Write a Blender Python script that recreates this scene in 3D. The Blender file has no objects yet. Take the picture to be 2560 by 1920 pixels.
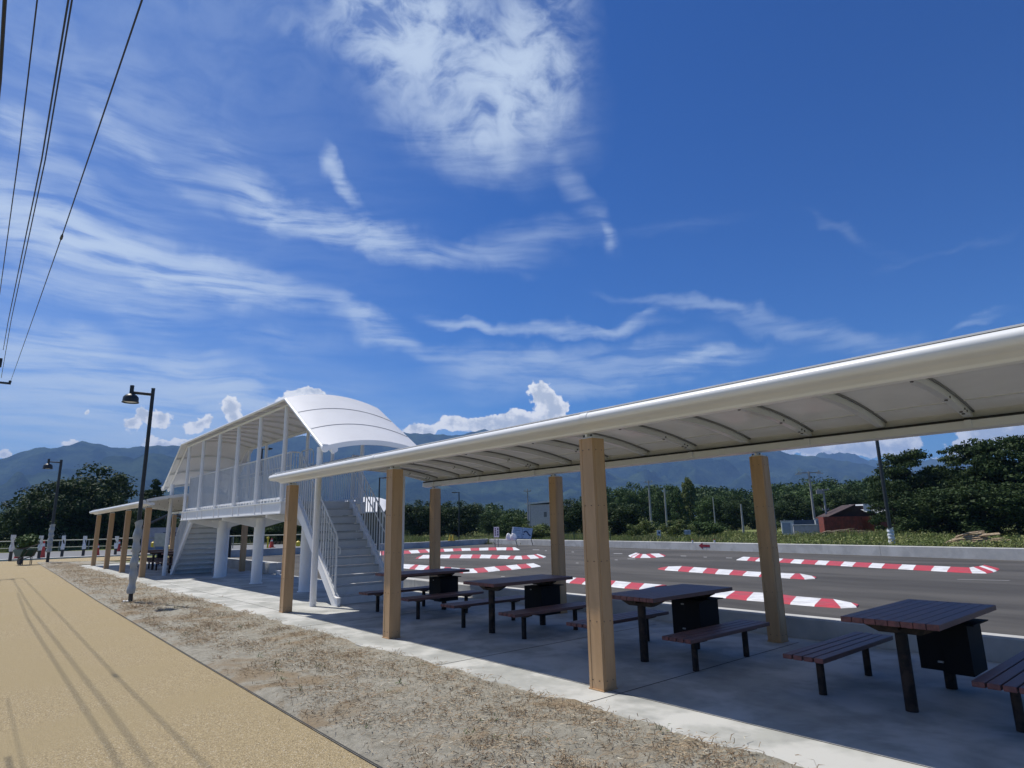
import bpy, bmesh, math, random
import numpy as np
from mathutils import Vector, Matrix
rad = math.radians
scene = bpy.context.scene
COL = scene.collection
random.seed(7); RNG = np.random.default_rng(11)

# ------------------------------------------------------------------ camera
F_PX, YAW, PITCH, ROLL = 1560.5, 0.8641, 0.2214, -0.0203
CAM = Vector((4.3896, -4.8171, 1.55))
fw = Vector((-math.sin(YAW)*math.cos(PITCH), math.cos(YAW)*math.cos(PITCH), math.sin(PITCH)))
r0 = Vector((math.cos(YAW), math.sin(YAW), 0)); u0 = r0.cross(fw)
rt = r0*math.cos(ROLL) + u0*math.sin(ROLL); up = -r0*math.sin(ROLL) + u0*math.cos(ROLL)
cd = bpy.data.cameras.new('camera'); cam = bpy.data.objects.new('camera', cd); COL.objects.link(cam)
M = Matrix((rt, up, -fw)).transposed().to_4x4(); M.translation = CAM
cam.matrix_world = M
cd.sensor_width = 36; cd.lens = 36*F_PX/2560; cd.clip_start = 0.05; cd.clip_end = 40000
scene.camera = cam
scene.view_settings.view_transform = 'Standard'; scene.view_settings.look = 'None'
scene.view_settings.exposure = 0.06; scene.view_settings.gamma = 1

def ray(px, py): return fw + rt*((px-1280)/F_PX) - up*((py-960)/F_PX)
def gp(px, py, z=0.0):
    d = ray(px, py); t = (z-CAM.z)/d.z; return CAM + d*t
def at_dist(px, py, D):
    d = ray(px, py); return CAM + d*(D/math.hypot(d.x, d.y))
def azel(px, py):
    d = ray(px, py).normalized(); return math.degrees(math.atan2(-d.x, d.y)), math.degrees(math.asin(d.z))

# ------------------------------------------------------------------ sun
SUN_EL = 63.0; sx, sy = -0.956, -0.293
sd = Vector((sx*math.cos(rad(SUN_EL)), sy*math.cos(rad(SUN_EL)), math.sin(rad(SUN_EL)))).normalized()
sl = bpy.data.lights.new('sun', 'SUN'); so = bpy.data.objects.new('sun', sl); COL.objects.link(so)
sl.energy = 5.0; sl.angle = rad(0.55); sl.color = (1.0, 0.95, 0.87)
so.rotation_euler = sd.to_track_quat('Z', 'Y').to_euler(); so.location = (0, 0, 60)

# ------------------------------------------------------------------ node helpers
def N(nt, t, **k):
    n = nt.nodes.new(t)
    for a, b in k.items(): setattr(n, a, b)
    return n
def L(nt, a, b): nt.links.new(a, b)
def math_n(nt, op, a, b=None, clamp=False):
    n = N(nt, 'ShaderNodeMath', operation=op); n.use_clamp = clamp
    for i, v in enumerate((a, b)):
        if v is None: continue
        if isinstance(v, (int, float)): n.inputs[i].default_value = v
        else: L(nt, v, n.inputs[i])
    return n.outputs[0]
def vmath(nt, op, a, b=None, s=None):
    n = N(nt, 'ShaderNodeVectorMath', operation=op)
    for i, v in enumerate((a, b)):
        if v is None: continue
        if isinstance(v, (tuple, list)): n.inputs[i].default_value = v
        else: L(nt, v, n.inputs[i])
    if s is not None: n.inputs['Scale'].default_value = s
    return n.outputs['Value'] if op in ('LENGTH',) else n.outputs[0]
def smooth(nt, v, a, b, c=0.0, d=1.0):
    n = N(nt, 'ShaderNodeMapRange', interpolation_type='SMOOTHSTEP'); L(nt, v, n.inputs[0])
    for i, x in enumerate((a, b, c, d)): n.inputs[i+1].default_value = x
    return n.outputs[0]
def noise(nt, vec, scale, detail=3, rough=.5, dist=0.0, col=False):
    n = N(nt, 'ShaderNodeTexNoise'); L(nt, vec, n.inputs['Vector'])
    n.inputs['Scale'].default_value = scale; n.inputs['Detail'].default_value = detail
    n.inputs['Roughness'].default_value = rough; n.inputs['Distortion'].default_value = dist
    return n.outputs['Color' if col else 'Fac']
def mixc(nt, f, a, b, mode='MIX'):
    n = N(nt, 'ShaderNodeMix', data_type='RGBA', blend_type=mode)
    for i, v in ((0, f), (6, a), (7, b)):
        if isinstance(v, (int, float)): n.inputs[i].default_value = v
        elif isinstance(v, (tuple, list)): n.inputs[i].default_value = (*v[:3], 1)
        else: L(nt, v, n.inputs[i])
    return n.outputs[2]

# ------------------------------------------------------------------ world: physical sky + procedural clouds placed by bearing/elevation
w = bpy.data.worlds.new('World'); scene.world = w; w.use_nodes = True
nt = w.node_tree; nt.nodes.clear()
sky = N(nt, 'ShaderNodeTexSky', sky_type='NISHITA'); sky.sun_disc = False
sky.sun_elevation = rad(SUN_EL); sky.sun_rotation = math.atan2(sx, sy)
sky.air_density = 1.0; sky.dust_density = 0.6; sky.ozone_density = 2.5; sky.altitude = 500
tc = N(nt, 'ShaderNodeTexCoord'); sep = N(nt, 'ShaderNodeSeparateXYZ'); L(nt, tc.outputs['Generated'], sep.inputs[0])
azn = math_n(nt, 'MULTIPLY', math_n(nt, 'ARCTAN2', math_n(nt, 'MULTIPLY', sep.outputs[0], -1.0), sep.outputs[1]), 57.29578)
eln = math_n(nt, 'MULTIPLY', math_n(nt, 'ARCSINE', sep.outputs[2]), 57.29578)
cb = N(nt, 'ShaderNodeCombineXYZ'); L(nt, azn, cb.inputs[0]); L(nt, eln, cb.inputs[1]); P0 = cb.outputs[0]
def warp(vec, scale, amp, detail=2):
    n = noise(nt, vec, scale, detail, .55, col=True)
    v = vmath(nt, 'SUBTRACT', n, (.5, .5, .5)); return vmath(nt, 'ADD', vec, vmath(nt, 'SCALE', v, s=amp))
def blobs(vec, lst):
    acc = None
    for (x, y, L_, T_, ang, wt) in lst:     # centre, half length, half thickness (px of the photograph), angle down-right, weight
        a = rad(ang); az0, el0 = azel(x, y); az1, el1 = azel(x+L_*math.cos(a), y+L_*math.sin(a)); az2, el2 = azel(x-T_*math.sin(a), y+T_*math.cos(a))
        m = N(nt, 'ShaderNodeMapping', vector_type='TEXTURE'); L(nt, vec, m.inputs[0])
        m.inputs['Location'].default_value = (az0, el0, 0); m.inputs['Rotation'].default_value = (0, 0, math.atan2(el1-el0, az1-az0))
        m.inputs['Scale'].default_value = (math.hypot(az1-az0, el1-el0), math.hypot(az2-az0, el2-el0), 1e4)
        ln = vmath(nt, 'LENGTH', m.outputs[0]); s = math_n(nt, 'MULTIPLY', smooth(nt, ln, 1.0, 0.0), wt)
        acc = s if acc is None else math_n(nt, 'ADD', acc, s)
    return acc
CIRRUS = [(1010,40,210,170,20,1.15),(1180,180,330,230,25,.62),(1290,230,170,150,60,1.15),(1380,70,120,200,0,.45),(1130,330,250,110,20,.35),(1440,480,170,30,52,.22),(900,110,260,60,15,.22),
 (868,455,105,17,62,.85),(830,405,45,20,75,.4),(790,560,330,48,13,.85),(620,470,170,50,30,.35),(1120,620,260,34,8,.35),(1330,600,200,45,-10,.22),(1512,570,50,20,65,.38),
 (330,640,430,85,14,1.0),(120,560,260,110,20,.75),(520,690,380,55,12,.55),(200,740,330,50,8,.55),(150,400,330,45,28,.30),(360,380,260,22,42,.38),(60,320,120,50,20,.35),(300,260,330,120,30,.16),
 (330,930,520,75,6,.70),(100,1000,420,70,4,.55),(620,985,260,45,10,.45),(180,870,330,40,4,.35),(560,840,330,26,4,.25),(700,1060,500,60,0,.42),(200,1080,400,50,0,.45),(380,990,420,60,3,.4),(150,930,300,60,5,.35),
 (925,800,130,34,22,.85),(1010,855,170,26,12,.45),(1160,800,110,15,10,.75),(1400,808,260,17,-3,.62),(1560,790,120,14,-12,.45),(1770,770,300,15,9,.35),(2000,835,260,22,6,.3),(2150,870,160,30,-8,.25),
 (1440,890,330,48,-6,.42),(1620,940,330,38,-10,.62),(1760,905,150,22,-10,.6),(1330,950,260,60,0,.35),(1250,900,200,50,0,.3),(2480,800,110,14,-14,.4),(1690,560,200,20,-8,.05),(2140,580,140,14,22,.09),(2350,620,200,10,-14,.07),(2000,1010,420,60,-4,.3)]
PW = warp(warp(P0, .11, 4.8, 2), .45, 1.7, 4)
base = blobs(PW, [(x, y, l*1.28, t*(1.28 if t > 40 else 1.5), a, w_*(1.0 if t > 40 else .80)) for x, y, l, t, a, w_ in CIRRUS])
def fibre(rot, sx_, sy_, wamp, ws):
    mp = N(nt, 'ShaderNodeMapping'); L(nt, warp(P0, ws, wamp, 2), mp.inputs[0]); mp.inputs['Rotation'].default_value = (0, 0, rad(rot)); mp.inputs['Scale'].default_value = (sx_, sy_, 1)
    return noise(nt, mp.outputs[0], 1.0, 8, .60, .15)
fa = fibre(13, .085, .85, 4.0, .06); fbb = fibre(-8, .085, .95, 3.5, .07); fc = fibre(38, .16, .34, 7.0, .10)
wr = smooth(nt, azn, 60.0, 36.0)
fib = N(nt, 'ShaderNodeMix'); L(nt, wr, fib.inputs[0]); L(nt, fa, fib.inputs[2]); L(nt, fbb, fib.inputs[3]); fib = fib.outputs[0]
hi = smooth(nt, eln, 28.0, 40.0)
fi2 = N(nt, 'ShaderNodeMix'); L(nt, hi, fi2.inputs[0]); L(nt, fib, fi2.inputs[2]); L(nt, math_n(nt, 'ADD', math_n(nt, 'MULTIPLY', fc, .95), .02), fi2.inputs[3]); fib = fi2.outputs[0]
veil = math_n(nt, 'ADD', smooth(nt, azn, 48.0, 92.0, 0.0, 0.22), math_n(nt, 'MULTIPLY', smooth(nt, azn, 45.0, 75.0, 0.0, 0.55), smooth(nt, eln, 17.0, 5.0)))
den = math_n(nt, 'MULTIPLY', base, smooth(nt, fib, .32, .68, .12, 1.6))
draw = math_n(nt, 'ADD', den, math_n(nt, 'MULTIPLY', veil, smooth(nt, fib, .25, .75, .45, 1.25)))
calpha = math_n(nt, 'MULTIPLY', math_n(nt, 'SUBTRACT', 1.0, math_n(nt, 'POWER', 2.71828, math_n(nt, 'MULTIPLY', draw, -1.25))), .84)
CUM = [(1352,985,50,48,0,1.1),(1385,1025,55,55,0,1.1),(1300,1060,90,50,0,1.1),(1210,1065,70,40,0,1.1),(1130,1055,60,38,0,1),(1060,1075,60,30,0,1),(1000,1090,60,20,0,.9),(1440,1070,90,40,0,.9),
 (565,1018,30,36,0,1.05),(590,1040,40,45,0,.9),(500,1062,60,28,-8,.95),(362,1030,32,30,0,1),(400,1052,48,34,0,1.05),(330,1060,40,36,0,.85),(395,1105,90,26,0,.95),(770,985,62,26,0,1.05),(700,1010,60,30,0,.7),(222,1030,16,12,0,.8),
 (172,1112,30,16,0,.95),(250,1112,24,10,0,.8),(5,1136,36,26,0,1),(470,1110,70,20,0,.8),(1850,1120,240,50,0,.95),(2050,1118,150,40,0,1),(2180,1120,120,42,0,1.05),(2260,1108,90,44,0,.9),(2390,1128,46,38,0,1.05),(2440,1075,90,50,-10,.95),(2520,1080,120,60,0,1.05),(2330,1160,160,22,0,.5)]
PC = warp(P0, .5, 1.9, 4)
cb0 = blobs(PC, [(x, y, l*1.06, t*1.04, a, w_) for x, y, l, t, a, w_ in CUM])
fb = noise(nt, P0, .85, 10, .62, .1)
cden = math_n(nt, 'ADD', cb0, math_n(nt, 'MULTIPLY', math_n(nt, 'SUBTRACT', fb, .5), 1.6))
cualpha = math_n(nt, 'MULTIPLY', smooth(nt, cden, .30, .50), smooth(nt, cb0, .01, .16))
P_up = vmath(nt, 'ADD', P0, (.55, .75, 0)); fbu = noise(nt, P_up, .85, 10, .62, .1)
shade = smooth(nt, math_n(nt, 'SUBTRACT', math_n(nt, 'ADD', math_n(nt, 'SUBTRACT', fb, fbu), math_n(nt, 'MULTIPLY', math_n(nt, 'SUBTRACT', .75, cden), .35)), 0.0), -.16, .14)
SK = N(nt, 'ShaderNodeHueSaturation'); L(nt, sky.outputs[0], SK.inputs['Color']); SK.inputs['Saturation'].default_value = 1.18; SK.inputs['Value'].default_value = 1.0
GM = N(nt, 'ShaderNodeGamma'); L(nt, SK.outputs[0], GM.inputs[0]); GM.inputs[1].default_value = 1.30
skc = mixc(nt, 1.0, GM.outputs[0], (.29, .52, .74), 'MULTIPLY')
c1 = mixc(nt, calpha, skc, (7.9, 9.3, 11.0))
c2 = mixc(nt, cualpha, c1, mixc(nt, shade, (6.8, 7.5, 8.6), (12.6, 12.6, 12.6)))
bg = N(nt, 'ShaderNodeBackground'); L(nt, c2, bg.inputs[0]); bg.inputs[1].default_value = 0.085
wo = N(nt, 'ShaderNodeOutputWorld'); L(nt, bg.outputs[0], wo.inputs[0])
w.cycles.sampling_method = 'MANUAL'; w.cycles.sample_map_resolution = 1024

# ------------------------------------------------------------------ materials
def mat(name, c, rough=.6, c2=None, sc=4.0, bump=0.0, bsc=60.0, metal=0.0, spec=.5, c3=None, sc3=.6, detail=5, stretch=None, trans=0.0):
    m = bpy.data.materials.new(name); m.use_nodes = True; t = m.node_tree; b = t.nodes['Principled BSDF']
    b.inputs['Roughness'].default_value = rough; b.inputs['Metallic'].default_value = metal; b.inputs['Specular IOR Level'].default_value = spec
    g = N(t, 'ShaderNodeNewGeometry'); v = g.outputs['Position']
    if stretch:
        mm = N(t, 'ShaderNodeMapping'); L(t, v, mm.inputs[0]); mm.inputs['Scale'].default_value = stretch; v = mm.outputs[0]
    if c2 is None: c2 = tuple(x*.82 for x in c)
    f = smooth(t, noise(t, v, sc, detail, .6), .32, .68); col = mixc(t, f, c, c2)
    if c3 is not None: col = mixc(t, smooth(t, noise(t, v, sc3, 4, .6, .3), .42, .62), col, c3)
    L(t, col, b.inputs['Base Color'])
    if bump:
        bn = N(t, 'ShaderNodeBump'); L(t, noise(t, g.outputs['Position'], bsc, 4, .6), bn.inputs['Height']); bn.inputs['Strength'].default_value = bump; bn.inputs['Distance'].default_value = .02
        L(t, bn.outputs[0], b.inputs['Normal'])
    if trans:
        tr = N(t, 'ShaderNodeBsdfTranslucent'); L(t, col, tr.inputs[0]); mx = N(t, 'ShaderNodeMixShader'); mx.inputs[0].default_value = trans
        L(t, b.outputs[0], mx.inputs[1]); L(t, tr.outputs[0], mx.inputs[2]); L(t, mx.outputs[0], t.nodes['Material Output'].inputs[0])
    return m
MT = dict(
 white=mat('white_paint', (.86,.86,.85), .38, (.82,.82,.81), 3, .03, 30),
 whitec=mat('white_column_paint', (.86,.86,.85), .4, (.80,.80,.79), 2, .03, 30),
 cream=mat('cream_aluminium', (.80,.805,.79), .30, (.765,.77,.755), 2, .0, 90),
 membrane=mat('roof_membrane', (.84,.84,.83), .45, (.80,.80,.79), 2, .04, 12, trans=.12),
 panel=mat('roof_panel_grey', (.78,.77,.74), .26, (.74,.73,.70), 3, .03, 8, trans=.22),
 tread=mat('stair_grey_paint', (.68,.70,.70), .45, (.62,.64,.64), 5, .05, 40),
 treadtop=mat('stair_tread_darkened', (.48,.50,.51), .6, (.42,.44,.45), 8, .1, 60),  # treads coloured darker to offset the skylight falling on their tops
 tan=mat('tan_woodgrain_cladding', (.55,.35,.18), .5, (.475,.30,.15), 14, .08, 120, stretch=(1,1,.12)),
 bolt=mat('bolt_steel', (.10,.10,.10), .4, metal=.6),
 plank=mat('dark_red_plank', (.17,.085,.07), .46, (.125,.064,.055), 9, .15, 70, stretch=(1,.15,1)),
 plankend=mat('plank_end_grain', (.24,.085,.07), .6, (.12,.05,.045), 20),
 black=mat('black_steel', (.008,.0075,.007), .5, (.02,.012,.009), 12, .06, 60, spec=.25, c3=(.05,.03,.02), sc3=9),
 cab=mat('black_cabinet', (.006,.006,.006), .65, spec=.2),
 label=mat('pale_latch', (.4,.4,.38), .5),
 conc=mat('platform_concrete', (.37,.375,.345), .75, (.28,.285,.265), 2.8, .12, 70, c3=(.48,.48,.45), sc3=1.3, detail=8),
 concw=mat('cast_concrete', (.47,.465,.44), .85, (.39,.395,.385), 3, .15, 50, c3=(.53,.53,.51), sc3=1.1, detail=8),
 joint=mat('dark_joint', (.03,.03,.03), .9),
 asphalt=mat('asphalt', (.060,.057,.051), .9, (.041,.038,.034), .8, .35, 110, c3=(.080,.075,.067), sc3=.35, detail=9, stretch=(.35,1.3,1)),
 road=mat('far_road_asphalt', (.17,.175,.18), .85, (.14,.145,.15), .8),
 red=mat('kerb_red_paint', (.58,.05,.055), .5, (.44,.035,.042), 5, .08, 60, c3=(.40,.07,.065), sc3=2.2),
 kwhite=mat('kerb_white_paint', (.82,.82,.81), .5, (.70,.70,.69), 5, .08, 60, c3=(.60,.59,.57), sc3=2.4),
 faded=mat('worn_white_marking', (.30,.30,.29), .8),
 soil=None, path=None,
 lamp=mat('lamp_dark_paint', (.018,.021,.022), .45, (.03,.033,.032), 14),
 lens=mat('lamp_lens', (.62,.62,.58), .3),
 wrap=mat('grey_plastic_wrap', (.40,.43,.44), .28, (.30,.335,.345), 5, .5, 14),
 wrapw=mat('white_plastic_wrap', (.72,.74,.76), .35, (.55,.6,.62), 9, .4, 20),
 cable=mat('cable_rubber', (.02,.02,.022), .6),
 pole=mat('pole_concrete', (.36,.36,.34), .8, (.28,.28,.265), 3),
 leafd=None,
 bark=mat('bark', (.09,.07,.05), .9, (.05,.04,.03), 8),
 orange=mat('cone_red_plastic', (.62,.07,.04), .45),
 yellow=mat('yellow_plastic', (.62,.47,.05), .45),
 green=mat('green_barrow_paint', (.03,.07,.045), .45),
 rust=mat('rusty_red_sheet', (.24,.05,.035), .75, (.14,.038,.028), 3),
 barnroof=mat('dark_brown_roof', (.055,.03,.025), .8, (.035,.02,.018), 3),
 crate=mat('orange_red_container', (.36,.085,.045), .6, (.26,.06,.035), 4),
 metalroof=mat('pale_sheet_roof', (.55,.57,.58), .45, (.45,.47,.48), 2),
 bwall=mat('pale_building_wall', (.42,.41,.43), .8),
 slate=mat('dark_roof_tiles', (.13,.13,.125), .7),
 signw=mat('sign_white', (.66,.70,.74), .45),
 signb=mat('sign_dark_ink', (.05,.08,.14), .5),
 signp=mat('sign_blue_grey_ink', (.30,.36,.46), .5),
 arrow=mat('arrow_dark_red_paint', (.22,.012,.022), .5),
 bag=mat('white_sacks', (.80,.80,.78), .6, (.65,.65,.63), 8, .3, 20),
 wood=mat('weathered_wood', (.22,.17,.12), .85, (.14,.11,.08), 10),
 cargo=mat('brush_cargo', (.09,.075,.045), .9, (.05,.05,.03), 12, .4, 30),
 rail=mat('pale_rail', (.50,.50,.38), .5),
 bridgerib=mat('grey_seam_rib_shade', (.24,.24,.235), .5),  # bridge roof seams, and the shadow line painted beside shelter ribs
)
def speckle(name, cols, sc, bump, patch=None):
    m = bpy.data.materials.new(name); m.use_nodes = True; t = m.node_tree; b = t.nodes['Principled BSDF']; b.inputs['Roughness'].default_value = .9; b.inputs['Specular IOR Level'].default_value = .2
    g = N(t, 'ShaderNodeNewGeometry'); v = g.outputs['Position']
    vo = N(t, 'ShaderNodeTexVoronoi'); L(t, v, vo.inputs['Vector']); vo.inputs['Scale'].default_value = sc
    sp = N(t, 'ShaderNodeSeparateColor'); L(t, vo.outputs['Color'], sp.inputs[0])
    c = mixc(t, smooth(t, sp.outputs[0], .2, .8), cols[0], cols[1]); c = mixc(t, smooth(t, sp.outputs[1], .90, .99), c, cols[2])
    c = mixc(t, smooth(t, noise(t, v, .55, 5, .6, .4), .35, .7), c, patch or cols[3])
    L(t, c, b.inputs['Base Color'])
    bn = N(t, 'ShaderNodeBump'); L(t, vo.outputs['Distance'], bn.inputs['Height']); bn.inputs['Strength'].default_value = bump; bn.inputs['Distance'].default_value = .01; L(t, bn.outputs[0], b.inputs['Normal'])
    return m
MT['path'] = speckle('tan_resin_gravel', [(.46,.365,.21),(.27,.215,.125),(.60,.53,.40),(.375,.30,.17)], 130, .9)
def soilmat():
    m = bpy.data.materials.new('grey_sandy_soil'); m.use_nodes = True; t = m.node_tree; b = t.nodes['Principled BSDF']; b.inputs['Roughness'].default_value = .95; b.inputs['Specular IOR Level'].default_value = .15
    g = N(t, 'ShaderNodeNewGeometry'); v = g.outputs['Position']
    c = mixc(t, smooth(t, noise(t, v, 9, 8, .65), .3, .7), (.37,.35,.29), (.25,.235,.19))
    c = mixc(t, smooth(t, noise(t, v, 1.1, 6, .65, .6), .50, .66), c, (.265,.21,.14))
    c = mixc(t, smooth(t, noise(t, v, 60, 3, .6), .60, .74), c, (.12,.105,.08))
    L(t, c, b.inputs['Base Color'])
    bn = N(t, 'ShaderNodeBump'); L(t, noise(t, v, 26, 8, .7), bn.inputs['Height']); bn.inputs['Strength'].default_value = .9; bn.inputs['Distance'].default_value = .035; L(t, bn.outputs[0], b.inputs['Normal'])
    return m
MT['soil'] = soilmat()
def field():
    m = bpy.data.materials.new('field_ground'); m.use_nodes = True; t = m.node_tree; b = t.nodes['Principled BSDF']; b.inputs['Roughness'].default_value = .95; b.inputs['Specular IOR Level'].default_value = .1
    g = N(t, 'ShaderNodeNewGeometry'); v = g.outputs['Position']
    c = mixc(t, smooth(t, noise(t, v, .35, 8, .65), .35, .65), (.13,.18,.05), (.19,.20,.08))
    c = mixc(t, smooth(t, noise(t, v, .12, 6, .6, .5), .54, .66), c, (.24,.21,.15))
    L(t, c, b.inputs['Base Color']); return m
MT['field'] = field()
def leafmat(name, a, b_, c_, sc=.5):
    m = bpy.data.materials.new(name); m.use_nodes = True; t = m.node_tree; b = t.nodes['Principled BSDF']; b.inputs['Roughness'].default_value = .6; b.inputs['Specular IOR Level'].default_value = .12
    g = N(t, 'ShaderNodeNewGeometry'); v = g.outputs['Position']
    c = mixc(t, smooth(t, noise(t, v, sc, 4, .6), .35, .65), a, b_); c = mixc(t, smooth(t, noise(t, v, sc*5, 3, .6), .5, .75), c, c_)
    L(t, c, b.inputs['Base Color'])
    tr = N(t, 'ShaderNodeBsdfTranslucent'); L(t, c, tr.inputs[0]); mx = N(t, 'ShaderNodeMixShader'); mx.inputs[0].default_value = .14
    L(t, b.outputs[0], mx.inputs[1]); L(t, tr.outputs[0], mx.inputs[2]); L(t, mx.outputs[0], t.nodes['Material Output'].inputs[0])
    return m
MT['leafd'] = leafmat('dark_foliage', (.024,.046,.014), (.040,.066,.020), (.070,.095,.034))
MT['leafm'] = leafmat('mid_foliage', (.045,.085,.024), (.07,.115,.034), (.11,.14,.055))
MT['leafy'] = leafmat('yellow_green_foliage', (.085,.12,.035), (.13,.165,.05), (.20,.20,.09))
MT['leafw'] = leafmat('woodland_foliage', (.03,.06,.02), (.055,.09,.03), (.085,.11,.045), .12)
MT['grass'] = leafmat('weedy_grass', (.16,.21,.06), (.24,.25,.095), (.38,.34,.2), .35)
MT['dry'] = mat('dried_clippings', (.34,.25,.15), .85, (.23,.15,.085), 3, c3=(.44,.36,.24), sc3=14)
MT['straw'] = mat('bleached_straw', (.62,.57,.44), .8)
MT['sprig'] = mat('green_sprig', (.09,.13,.04), .8)
def mountmat(name, a, b_):
    m = bpy.data.materials.new(name); m.use_nodes = True; t = m.node_tree; b = t.nodes['Principled BSDF']; b.inputs['Roughness'].default_value = 1; b.inputs['Specular IOR Level'].default_value = 0
    g = N(t, 'ShaderNodeNewGeometry'); v = g.outputs['Position']
    c = mixc(t, smooth(t, noise(t, v, .006, 10, .7), .38, .62), a, b_); L(t, c, b.inputs['Base Color'])
    bn = N(t, 'ShaderNodeBump'); L(t, noise(t, v, .03, 6, .7), bn.inputs['Height']); bn.inputs['Strength'].default_value = .8; bn.inputs['Distance'].default_value = 25; L(t, bn.outputs[0], b.inputs['Normal'])
    return m
MT['mount'] = mountmat('forested_mountain', (.006,.016,.012), (.045,.068,.034))

# ------------------------------------------------------------------ mesh helpers
class MB:
    def __init__(s): s.v = []; s.f = []; s.m = []
    def _add(s, vs, fs, mi=0):
        o = len(s.v); s.v += [tuple(v) for v in vs]; s.f += [tuple(i+o for i in f) for f in fs]; s.m += [mi]*len(fs)
    def box(s, x0, x1, y0, y1, z0, z1, mi=0, R=None):
        vs = [(x, y, z) for z in (z0, z1) for y in (y0, y1) for x in (x0, x1)]
        if R is not None: vs = [R @ Vector(v) for v in vs]
        s._add(vs, [(0,2,3,1),(4,5,7,6),(0,1,5,4),(2,6,7,3),(0,4,6,2),(1,3,7,5)], mi)
    def prism(s, poly, a, b, mi=0, axis='x'):      # poly in the other two axes
        def P(p, t): return (t, p[0], p[1]) if axis == 'x' else ((p[0], t, p[1]) if axis == 'y' else (p[0], p[1], t))
        n = len(poly); vs = [P(p, a) for p in poly]+[P(p, b) for p in poly]
        s._add(vs, [tuple(range(n))[::-1], tuple(range(n, 2*n))]+[(i, (i+1)%n, (i+1)%n+n, i+n) for i in range(n)], mi)
    def tube(s, pts, r, k=10, mi=0, caps=True):
        pts = [Vector(p) for p in pts]; rs = r if isinstance(r, (list, tuple)) else [r]*len(pts); vs = []
        for i, p in enumerate(pts):
            t = (pts[min(i+1, len(pts)-1)]-pts[max(i-1, 0)]).normalized()
            a = t.cross(Vector((0, 0, 1)) if abs(t.z) < .95 else Vector((1, 0, 0))).normalized(); b = t.cross(a)
            vs += [p+(a*math.cos(2*math.pi*j/k)+b*math.sin(2*math.pi*j/k))*rs[i] for j in range(k)]
        fs = [(i*k+j, i*k+(j+1)%k, (i+1)*k+(j+1)%k, (i+1)*k+j) for i in range(len(pts)-1) for j in range(k)]
        if caps: fs += [tuple(range(k)), tuple(range((len(pts)-1)*k, len(pts)*k))[::-1]]
        s._add(vs, fs, mi)
    def lathe(s, prof, c, k=24, mi=0):
        vs = [(c[0]+r*math.cos(2*math.pi*j/k), c[1]+r*math.sin(2*math.pi*j/k), c[2]+z) for r, z in prof for j in range(k)]
        s._add(vs, [(i*k+j, i*k+(j+1)%k, (i+1)*k+(j+1)%k, (i+1)*k+j) for i in range(len(prof)-1) for j in range(k)], mi)
    def sheet(s, rows, mi=0, th=0.0):
        n = len(rows[0]); vs = [p for r in rows for p in r]
        fs = [(i*n+j, i*n+j+1, (i+1)*n+j+1, (i+1)*n+j) for i in range(len(rows)-1) for j in range(n-1)]
        s._add(vs, fs, mi)
        if th:
            s._add([(p[0], p[1], p[2]-th) for p in vs], [f[::-1] for f in fs], mi)
            R_ = len(rows); idx = [j for j in range(n)]+[i*n+n-1 for i in range(1, R_)]+[(R_-1)*n+j for j in range(n-2, -1, -1)]+[i*n for i in range(R_-2, 0, -1)]
            top = [vs[i] for i in idx]; m_ = len(top)
            s._add(top+[(p[0], p[1], p[2]-th) for p in top], [(i, (i+1)%m_, (i+1)%m_+m_, i+m_) for i in range(m_)], mi)
    def build(s, name, mats, parent=None, smooth_=False, bevel=0.0, origin=None):
        me = bpy.data.meshes.new(name); o = origin or (0, 0, 0)
        me.from_pydata([(v[0]-o[0], v[1]-o[1], v[2]-o[2]) for v in s.v], [], s.f)
        mats = mats if isinstance(mats, (list, tuple)) else [mats]
        for m in mats: me.materials.append(m)
        if len(mats) > 1: me.polygons.foreach_set('material_index', s.m)
        bm = bmesh.new(); bm.from_mesh(me); bmesh.ops.remove_doubles(bm, verts=bm.verts, dist=1e-5); bmesh.ops.recalc_face_normals(bm, faces=bm.faces)
        if bevel: bmesh.ops.bevel(bm, geom=[e for e in bm.edges if len(e.link_faces) == 2 and e.calc_face_angle(0) > .6], offset=bevel, segments=2, affect='EDGES', profile=.6)
        bm.to_mesh(me); bm.free()
        if smooth_:
            me.polygons.foreach_set('use_smooth', [True]*len(me.polygons)); me.set_sharp_from_angle(angle=rad(40))
        ob = bpy.data.objects.new(name, me); COL.objects.link(ob)
        if parent is not None: ob.parent = parent
        ob.location = o if parent is None else (0, 0, 0)
        if origin is None: ob.location = (0, 0, 0)
        return ob
def tag(o, label=None, cat=None, group=None, kind=None):
    if label: o['label'] = label
    if cat: o['category'] = cat
    if group: o['group'] = group
    if kind: o['kind'] = kind
    return o
def empty(name, label, cat, loc=(0, 0, 0), rz=0, group=None):
    o = bpy.data.objects.new(name, None); COL.objects.link(o); o.location = loc; o.rotation_euler = (0, 0, rz); o.empty_display_size = .2
    return tag(o, label, cat, group)
def dup(root, loc=None, rz=None, label=None, group=None, scale=None):
    r = root.copy(); COL.objects.link(r)
    if loc is not None: r.location = loc
    if rz is not None: r.rotation_euler = (0, 0, rz)
    if scale is not None: r.scale = scale
    if label: r['label'] = label
    if group: r['group'] = group
    for ch in list(root.children):
        c = ch.copy(); COL.objects.link(c); c.parent = r
        for g in list(ch.children):
            d = g.copy(); COL.objects.link(d); d.parent = c
    return r
def struct(name, mb, m, **k): return tag(mb.build(name, m, **k), kind='structure')
def cyl(mb, x, y, z0, z1, r, k=16, mi=0, r1=None): mb.tube([(x, y, z0), (x, y, z1)], [r, r1 if r1 is not None else r], k, mi)

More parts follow.
